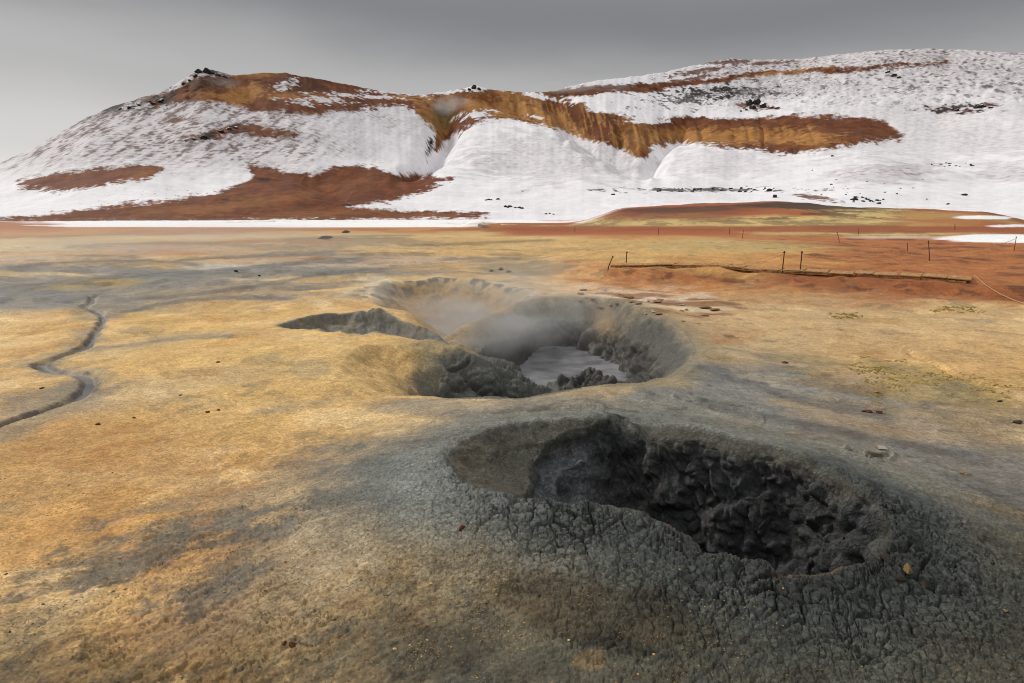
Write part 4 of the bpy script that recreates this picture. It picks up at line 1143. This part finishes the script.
pf = np.stack([pid[:-1, :-1], pid[:-1, 1:], pid[1:, 1:], pid[1:, :-1]], -1).reshape(-1, 4)
pool = sheet('mud_pool', np.stack([gx_, gy_, gz_], -1).reshape(-1, 3), pf, water_mat('milky_mud', (138, 138, 142), .22, .010))
set_props(pool, kind='structure')
sw_ = stream_w[:len(stream_w)]
tg = np.gradient(sw_, axis=0); tg /= np.linalg.norm(tg, axis=1, keepdims=True); nn_ = np.stack([-tg[:, 1], tg[:, 0]], -1)
wid = .028 + .030 * perlin(np.arange(len(sw_)) * .21, np.zeros(len(sw_)), 112)
kk_ = np.arange(len(sw_)) * .37
wid = np.maximum(wid, .012)
lft_ = sw_ + nn_ * (wid * (1 + .7 * perlin(kk_, kk_ * 0 + 3.3, 113)))[:, None]; rgt_ = sw_ - nn_ * (wid * (1 + .7 * perlin(kk_, kk_ * 0 + 7.7, 114)))[:, None]
zz = height(sw_[:, 0], sw_[:, 1]) + .001
zz = np.convolve(np.pad(zz, 2, mode='edge'), np.ones(5) / 5, mode='valid')
n_ = len(sw_)
stream = sheet('stream', np.vstack([np.column_stack([lft_, zz]), np.column_stack([rgt_, zz])]), [(i, n_ + i, n_ + i + 1, i + 1) for i in range(n_ - 1)], water_mat('stream_water', (92, 90, 88), .2, .01))
set_props(stream, kind='structure')

# ------------------------------------------------------------------ boardwalk, stakes and ropes
def tube(bm, pts, rad, seg=6):
    rings = []
    for i, p_ in enumerate(pts):
        p_ = Vector(p_); a_ = Vector(pts[max(i - 1, 0)]); b_2 = Vector(pts[min(i + 1, len(pts) - 1)])
        t_ = (b_2 - a_).normalized(); side_ = t_.cross(Vector((.3, .9, .2))).normalized(); up_ = side_.cross(t_)
        rr_ = rad[i] if hasattr(rad, '__len__') else rad
        rings.append([bm.verts.new(p_ + rr_ * (math.cos(k * 2 * math.pi / seg) * side_ + math.sin(k * 2 * math.pi / seg) * up_)) for k in range(seg)])
    for a_, b_2 in zip(rings[:-1], rings[1:]):
        for k in range(seg): bm.faces.new((a_[k], a_[(k + 1) % seg], b_2[(k + 1) % seg], b_2[k]))
    bm.faces.new(rings[0][::-1]); bm.faces.new(rings[-1])
def bm_obj(name, bm, mat, parent=None, smooth=False):
    bmesh.ops.recalc_face_normals(bm, faces=bm.faces)
    me = bpy.data.meshes.new(name); bm.to_mesh(me); bm.free(); me.materials.append(mat)
    if smooth: me.polygons.foreach_set('use_smooth', np.ones(len(me.polygons), bool))
    o = bpy.data.objects.new(name, me); COL.objects.link(o)
    if parent: o.parent = parent
    return o
def stake(ut, vt, uf, vf, label, group=None, eyelet=True, thick=.022):
    f, _ = ground_at(uf, vf)
    dx, dy, dz = ray(ut, vt); k = f.y / dy
    top = Vector((dx * k, f.y, CAM_H + dz * k)) - f
    th = max(thick * .62, .32 * px_size(f) * .8)
    root = bpy.data.objects.new('rope_stake', None); COL.objects.link(root); root.location = f
    set_props(root, label, 'stake', group)
    bm = bmesh.new()
    side_ = Vector((random.uniform(-1, 1), random.uniform(-1, 1), 0)) * th * .35
    tube(bm, [(0, 0, -.12), tuple(top * .3 + side_), tuple(top * .65 - side_ * .5), tuple(top)], [th * 1.05, th, th * .95, th * .85], 7)
    bm_obj('shaft', bm, M_post, root)
    if eyelet:
        bm = bmesh.new()
        c_ = top * .94
        tube(bm, [c_ + Vector((math.cos(a_) * th * 1.35, math.sin(a_) * th * 1.35, .01 * math.sin(2 * a_))) for a_ in np.linspace(0, 2 * math.pi, 11)], th * .55, 5)
        bm_obj('rope_loop', bm, M_post, root)
    return f, f + top
SK = {}
for key, a_ in {
    'slant': (613, 256, 607, 269, 'dark stake leaning over the left end of the plank walk'),
    'behind': (627, 251.5, 626.5, 262, 'thin upright stake just behind the left end of the plank walk'),
    'pairl': (784.5, 251, 782, 272, 'left one of two tall stakes standing close together behind the plank walk'),
    'pairr': (802, 251, 800, 272, 'right one of two tall stakes standing close together behind the plank walk'),
    'tall': (928.5, 240.5, 928.5, 260.5, 'tall dark stake alone on the red ground beyond the right end of the walk'),
    'edge': (1016.5, 236.5, 1014, 250, 'grey stake at the right edge of the photo in front of the snow patch'),
    'short': (907.5, 243, 907, 250.5, 'short thin stake just left of the tall stake on red ground'),
    'lean': (837, 232, 840, 241, 'leaning stake on the red track near the tan mound'),
    'track': (743.5, 229.5, 743.5, 237.5, 'thin stake on the red track left of the leaning stake'),
    'trackl': (730, 227, 730, 232.5, 'tiny stake at the far edge of the red track beside the tan mound'),
    'far': (659, 227, 659, 234.5, 'tiny stake on the far red strip behind the pale ground'),
    'farl': (575, 226, 575, 231, 'tiny stake on the far red strip left of the tan mound'),
    'moundr': (859, 228, 859, 233, 'tiny stake at the far edge of the track right of the leaning stake'),
    'snow': (955, 224, 955, 229, 'tiny stake between the two snow patches at far right'),
}.items():
    SK[key] = stake(*a_[:4], a_[4], 'rope barrier stakes', eyelet=key in ('slant', 'behind', 'pairl', 'pairr', 'tall', 'edge', 'lean'))
def rope(pts, label, rad=.010, sag=0.0):
    rad *= .6
    bm = bmesh.new(); P_ = []
    for a_, b_2 in zip(pts[:-1], pts[1:]):
        for t_ in np.linspace(0, 1, 12)[:-1]:
            q_ = Vector(a_).lerp(Vector(b_2), t_); q_.z -= sag * 4 * t_ * (1 - t_); P_.append(q_)
    P_.append(Vector(pts[-1]))
    tube(bm, P_, rad, 5)
    o = bm_obj('barrier_rope', bm, M_rope, None, True)
    return set_props(o, label, 'rope')
up1 = Vector((0, 0, .02))
rope([SK['pairr'][1] - up1 * 3, SK['tall'][1] - up1 * 12], 'rope sagging between the close pair of stakes and the tall stake', .012, .30)
rope([SK['tall'][1] - up1 * 12, SK['edge'][1] - up1 * 4], 'rope running from the tall stake to the stake at the right edge', .014, .25)
rope([SK['pairl'][1] - up1 * 3, ground_at(745, 263)[0] + up1, ground_at(692, 268)[0] + up1], 'loose rope drooping from the left tall stake down to the pale ground', .011, .06)
rope([ground_at(973, 277)[0] + up1 * 3, ground_at(985, 285)[0] + up1, ground_at(998, 293)[0] + up1, ground_at(1014, 300)[0] + up1, ground_at(1040, 309)[0] + up1], 'pale rope lying on the red ground from the right end of the plank walk', .016)
# planks follow the top of the bank
bw = bpy.data.objects.new('boardwalk', None); COL.objects.link(bw)
set_props(bw, 'low weathered plank walk along the top of the reddish bank', 'boardwalk')
us = np.linspace(610, 972, 260)
line = []
for u in us:
    v = np.interp(u, [q_[0] for q_ in berm_pix], [q_[1] for q_ in berm_pix]) - .3
    x_, y_ = at(u, v, BERM_Z)
    line.append((x_, y_, 0))
line = np.array(line); line[:, 2] = height(line[:, 0], line[:, 1] + .1)
line[:, 2] = np.convolve(np.pad(line[:, 2], 15, mode='edge'), np.ones(31) / 31, mode='valid') + .03
seg = np.hypot(np.diff(line[:, 0]), np.diff(line[:, 1])); arc = np.concatenate([[0], np.cumsum(seg)])
bw.location = Vector(line[0])
tot = arc[-1]; s0 = 0.0
def on_line(s_): return Vector([np.interp(s_, arc, line[:, k]) for k in range(3)])
def plank(bm, a_, b_2, wdt, th, off, lift):
    t_ = (b_2 - a_).normalized(); n_2 = Vector((-t_.y, t_.x, 0)).normalized()
    pts = []
    for e_ in (a_, b_2):
        for o_ in (0, wdt):
            for h_ in (0, th): pts.append(bm.verts.new(e_ + n_2 * (off + o_) + Vector((0, 0, lift + h_)) - Vector(line[0])))
    A_ = pts
    for f_ in [(0, 1, 3, 2), (4, 6, 7, 5), (0, 4, 5, 1), (2, 3, 7, 6), (1, 5, 7, 3), (0, 2, 6, 4)]: bm.faces.new([A_[k] for k in f_])
rp = random.Random(3)
while s0 < tot - .2:
    L_ = rp.uniform(.36, .56); s1 = min(s0 + L_, tot)
    bm = bmesh.new(); lift = rp.uniform(-.012, .012)
    plank(bm, on_line(s0 + .012), on_line(s1 - .012), .85, .028, rp.uniform(-.03, .03), .02 + lift)
    bmesh.ops.bevel(bm, geom=bm.edges[:], offset=.006, segments=1, affect='EDGES')
    bm_obj('plank', bm, M_wood, bw)
    s0 = s1
bm = bmesh.new(); k_ = 0.0
while k_ < tot - .1:
    plank(bm, on_line(k_), on_line(min(k_ + 1.0, tot)),   .07, .045, .03, -.03); k_ += 1.0
bm_obj('bearer', bm, M_wood, bw)

# ------------------------------------------------------------------ stones and crust on the plain
def stone(u, v, wpx, label, mat, flat=.6, name='stone', group=None, sc3=None, cat='stone', sub=3):
    pt, _ = ground_at(u, v)
    me = rock_data(name, int(u * 7 + v * 13), mat, flat, sub, 10, .12)
    return put(name, me, pt, .5 * wpx * px_size(pt), label, cat, group, sc3=sc3 or (1.2, .9, .9))
stone(291, 645, 11, 'small dark red crumbly stone on the brown foreground left of centre', M_rust, .8)
stone(284, 643, 6, 'smaller red crumb touching the left side of the dark red stone', M_rust, .8)
stone(98, 424, 5, 'small dark stone in a sandy patch at left, nearest to the bend of the stream', M_rust)
stone(207, 411, 5, 'left one of two tiny brown stones on the sand beside each other', M_rust)
stone(218, 409, 4, 'right one of two tiny brown stones on the sand beside each other', M_rust)
stone(134, 417, 3.5, 'tiny brown stone on the sand between the two pairs of specks', M_rust)
stone(180, 394, 3.5, 'tiny reddish stone alone on the pale sand left of the pits', M_rust)
stone(217, 361, 4, 'small rusty stone on the sand left of the trench', M_rust)
stone(42, 387, 5, 'flat dark stone on the sandy tongue inside the stream bend', M_darkstone, .35)
stone(235, 271, 5, 'dark lump on the grey streak of the far left plain', M_darkstone, .9)
stone(260, 275, 3, 'small dark lump right of the larger one on the grey streak', M_darkstone, .9)
stone(323, 237.5, 13, 'low dark rock on the far plain left of centre', M_darkstone, .35)
stone(346, 231.5, 9, 'small low dark rock further back on the far plain', M_darkstone, .35)
stone(864, 410, 6, 'left one of three dark rusty stones in a row on the right ground', M_rust, .7)
stone(870, 411, 7, 'middle one of three dark rusty stones in a row on the right ground', M_rust, .7)
stone(879, 412, 8, 'right one of three dark rusty stones in a row on the right ground', M_rust, .7)
stone(876, 391, 6, 'pale yellow stone standing above the row of dark rusty stones', M_yellow, .8)
stone(785, 362, 6, 'small brown stone on the grey ground right of the large pit', M_rust, .6)
stone(881, 448, 11, 'pale flat stone beside the open crack in the right ground', M_palecrust, .3)
stone(963, 473, 7, 'small tan stone on the dark ground right of the near crater', M_yellow, .8)
stone(1000, 401, 5, 'dark low stone on the ochre ground at the right edge', M_darkstone, .4)
stone(1018, 422, 7, 'dark low lump on the grey ground at the far right edge', M_darkstone, .5)
stone(909, 571, 13, 'yellow crusted block on the right rim of the near crater', M_yellow, .8, sc3=(.8, .6, 1.1))
stone(901, 577, 10, 'brown crumb leaning against the yellow block on the crater rim', M_darkstone, .8)
stone(925, 583, 9, 'small dark and tan stone right of the yellow block on the rim', M_darkstone, .8)
stone(885, 559, 10, 'small brown lump on the rim left of the yellow block', M_darkstone, .7)
stone(463, 527, 8, 'small dark red stone on the cracked flank of the near crater', M_rust, .8)
# sinter knob and dark lumps behind the pits
stone(483, 225, 12, 'pale banded sinter knob on the far plain at the foot of the snow', M_palecrust, .9, cat='rock')
for (u, v, w_, l_) in [(500, 268, 6, 'dark knob of mud rising behind the rear crater'), (492, 270, 6, 'low dark lump left of the dark mud knob'), (509, 271, 6, 'low dark lump right of the dark mud knob')]:
    stone(u, v, w_, l_, M_mudlump, .8, sc3=(1.3, 1, .9))
# broken crust plates behind the large pit
R2_ = random.Random(9)
for k in range(34):
    u = R2_.uniform(575, 715); v = 292 + (u - 575) * .17 + R2_.uniform(-8, 12)
    pale = R2_.random() < .35
    o = stone(u, v, (R2_.uniform(3, 8) if pale else R2_.uniform(4, 13)), ('pale' if pale else 'rusty brown') + ' broken crust plate in the litter between the large pit and the red bank', M_palecrust if pale else M_crust, R2_.uniform(.12, .3),
              'crust_plate', ('pale' if pale else 'rusty') + ' crust plates behind the large pit', sc3=(1.3, 1.0, 1.0), cat='crust plate', sub=2)

# ------------------------------------------------------------------ moss and grit: nobody could count them
def tiny_cloud(name, centres, sizes, mat, kind, squash=.7, seed=1):
    g = np.random.default_rng(seed)
    base = np.array([(0, 0, 1), (.9, 0, .1), (.2, .85, .0), (-.8, .35, .1), (-.55, -.7, .0), (.35, -.8, .1), (0, 0, -.6)])
    fc = np.array([(0, 1, 2), (0, 2, 3), (0, 3, 4), (0, 4, 5), (0, 5, 1), (6, 2, 1), (6, 3, 2), (6, 4, 3), (6, 5, 4), (6, 1, 5)])
    n = len(centres); a_ = g.uniform(0, 6.28, n); ca, sa = np.cos(a_), np.sin(a_)
    B = base[None] * (1 + g.uniform(-.3, .3, (n, 7, 3)))
    B = B * np.stack([g.uniform(.7, 1.5, n), g.uniform(.7, 1.2, n), g.uniform(.5, 1, n) * squash], -1)[:, None]
    Xr = B[..., 0] * ca[:, None] - B[..., 1] * sa[:, None]; Yr = B[..., 0] * sa[:, None] + B[..., 1] * ca[:, None]
    W = np.stack([Xr, Yr, B[..., 2]], -1) * sizes[:, None, None] + centres[:, None]
    Fc = (fc[None] + (np.arange(n) * 7)[:, None, None]).reshape(-1, 3)
    o = sheet(name, W.reshape(-1, 3), Fc, mat, False)
    return set_props(o, kind=kind)
def pick(mask_w, n, seed):
    g = np.random.default_rng(seed)
    w_ = mask_w.ravel().astype(float) * (GRf ** 2) * (np.hypot(np.gradient(X, axis=1), np.gradient(Y, axis=1)) / r).ravel()
    idx_ = g.choice(len(w_), n, p=w_ / w_.sum())
    return GP[idx_], GRf[idx_]
fr = (np.abs(AA) < .8) & (r > 1.5) & (r < 5.5) & (e > .02)
w_low = fr * np.exp(-((UU - 470) / 190) ** 2) * ss(VV, 500, 600) * ss(NS + nA, -.25, .3)
w_low = w_low + fr * .12 * ss(VV, 450, 560) * ss(UU, 900, 700)
gp, gr_ = pick(w_low, 7000, 21)
tiny_cloud('gravel', gp, rng.uniform(.0010, .0032, len(gp)) * (1 + (rng.random(len(gp)) > .96) * 1.2), M_grit, 'stuff', .7, 3)
w_cr = fr * ss(d, .3, .8) * ss(VV, 440, 560) * ss(NS + nA, -.3, .3)
cp, cr_ = pick(w_cr, 9000, 31)
tiny_cloud('crumbs', cp, rng.uniform(.0015, .0045, len(cp)) * (1 + (rng.random(len(cp)) > .97) * 1.3), M_crumb, 'stuff', .7, 7)
mo = np.zeros_like(Z)
for (u, v, ru, rv, am) in [(876, 366, 22, 6, 1.0), (895, 371, 16, 4, .7), (878, 398, 11, 9, .5), (930, 381, 50, 7, .35), (975, 390, 45, 8, .35), (890, 384, 40, 7, .2), (845, 316, 20, 3, .3), (960, 310, 25, 3, .3)]:
    mo = np.maximum(mo, am * np.exp(-((UU - u) / ru) ** 2 - ((VV - v) / rv) ** 2))
mo = mo * ss(nA + .6 * nB, -.15, .35) * (r > 4) * (r < 20)
mp_, mr_ = pick(np.where(mo > .05, mo, 0), 1100, 22)
tiny_cloud('moss', mp_, rng.uniform(.006, .022, len(mp_)) * mr_ / 8.0, M_moss, 'stuff', .6, 4)

# ------------------------------------------------------------------ steam
def steam(name, lo, hi, dens, noise_scale, thr, col=(.93, .92, .91)):
    lo, hi = Vector(lo), Vector(hi); c_ = (lo + hi) / 2; h_ = (hi - lo) / 2
    bm = bmesh.new(); bmesh.ops.create_icosphere(bm, subdivisions=3, radius=1.0)
    m = bpy.data.materials.new(name); m.use_nodes = True; nt = m.node_tree; n, l = nt.nodes, nt.links
    n.clear(); out = n.new('ShaderNodeOutputMaterial'); pv = n.new('ShaderNodeVolumePrincipled')
    pv.inputs['Color'].default_value = (*col, 1); pv.inputs['Anisotropy'].default_value = .2
    tc = n.new('ShaderNodeTexCoord')
    ln = n.new('ShaderNodeVectorMath'); ln.operation = 'LENGTH'; l.new(tc.outputs['Object'], ln.inputs[0])
    fa = n.new('ShaderNodeMapRange'); fa.inputs['From Min'].default_value = 1.0; fa.inputs['From Max'].default_value = .15; fa.interpolation_type = 'SMOOTHSTEP'
    l.new(ln.outputs['Value'], fa.inputs['Value'])
    t = n.new('ShaderNodeTexNoise'); t.inputs['Scale'].default_value = noise_scale; t.inputs['Detail'].default_value = 3; t.inputs['Distortion'].default_value = .6
    l.new(tc.outputs['Object'], t.inputs['Vector'])
    mr = n.new('ShaderNodeMapRange'); mr.inputs['From Min'].default_value = thr; mr.inputs['From Max'].default_value = thr + .3; l.new(t.outputs['Fac'], mr.inputs['Value'])
    mu = n.new('ShaderNodeMath'); mu.operation = 'MULTIPLY'; l.new(fa.outputs[0], mu.inputs[0]); l.new(mr.outputs[0], mu.inputs[1])
    md = n.new('ShaderNodeMath'); md.operation = 'MULTIPLY'; md.inputs[1].default_value = dens; l.new(mu.outputs[0], md.inputs[0])
    l.new(md.outputs[0], pv.inputs['Density']); l.new(pv.outputs[0], out.inputs['Volume'])
    o = bm_obj(name, bm, m); o.location = c_; o.scale = h_
    return set_props(o, kind='stuff')
steam('steam', (-2.2, 7.6, -.95), (2.0, 13.8, 1.1), .80, 1.9, .42)
steam('steam', (-3.6, 9.5, -.6), (.4, 15.8, .8), .13, 1.6, .38)
steam('steam', (-26, 15, -.6), (0.0, 36, 1.6), .095, 2.4, .36, (.96, .9, .86))
steam('steam', (-2.0, 8.6, -.95), (.7, 12.6, .45), 1.0, 1.7, .36)
gpt = hill_at(452, 108)
kk = px_size(gpt)
steam('steam', gpt + Vector((-30 * kk, -18, -12 * kk)), gpt + Vector((26 * kk, 16, 15 * kk)), .10, 1.5, .36)
gpt = hill_at(590, 90)
steam('steam', gpt + Vector((-62 * kk, -22, -5 * kk)), gpt + Vector((50 * kk, 30, 12 * kk)), .07, 2.2, .40)
gpt = hill_at(222, 84)
steam('steam', gpt + Vector((-20 * kk, -12, -6 * kk)), gpt + Vector((22 * kk, 10, 7 * kk)), .07, 2.0, .40)
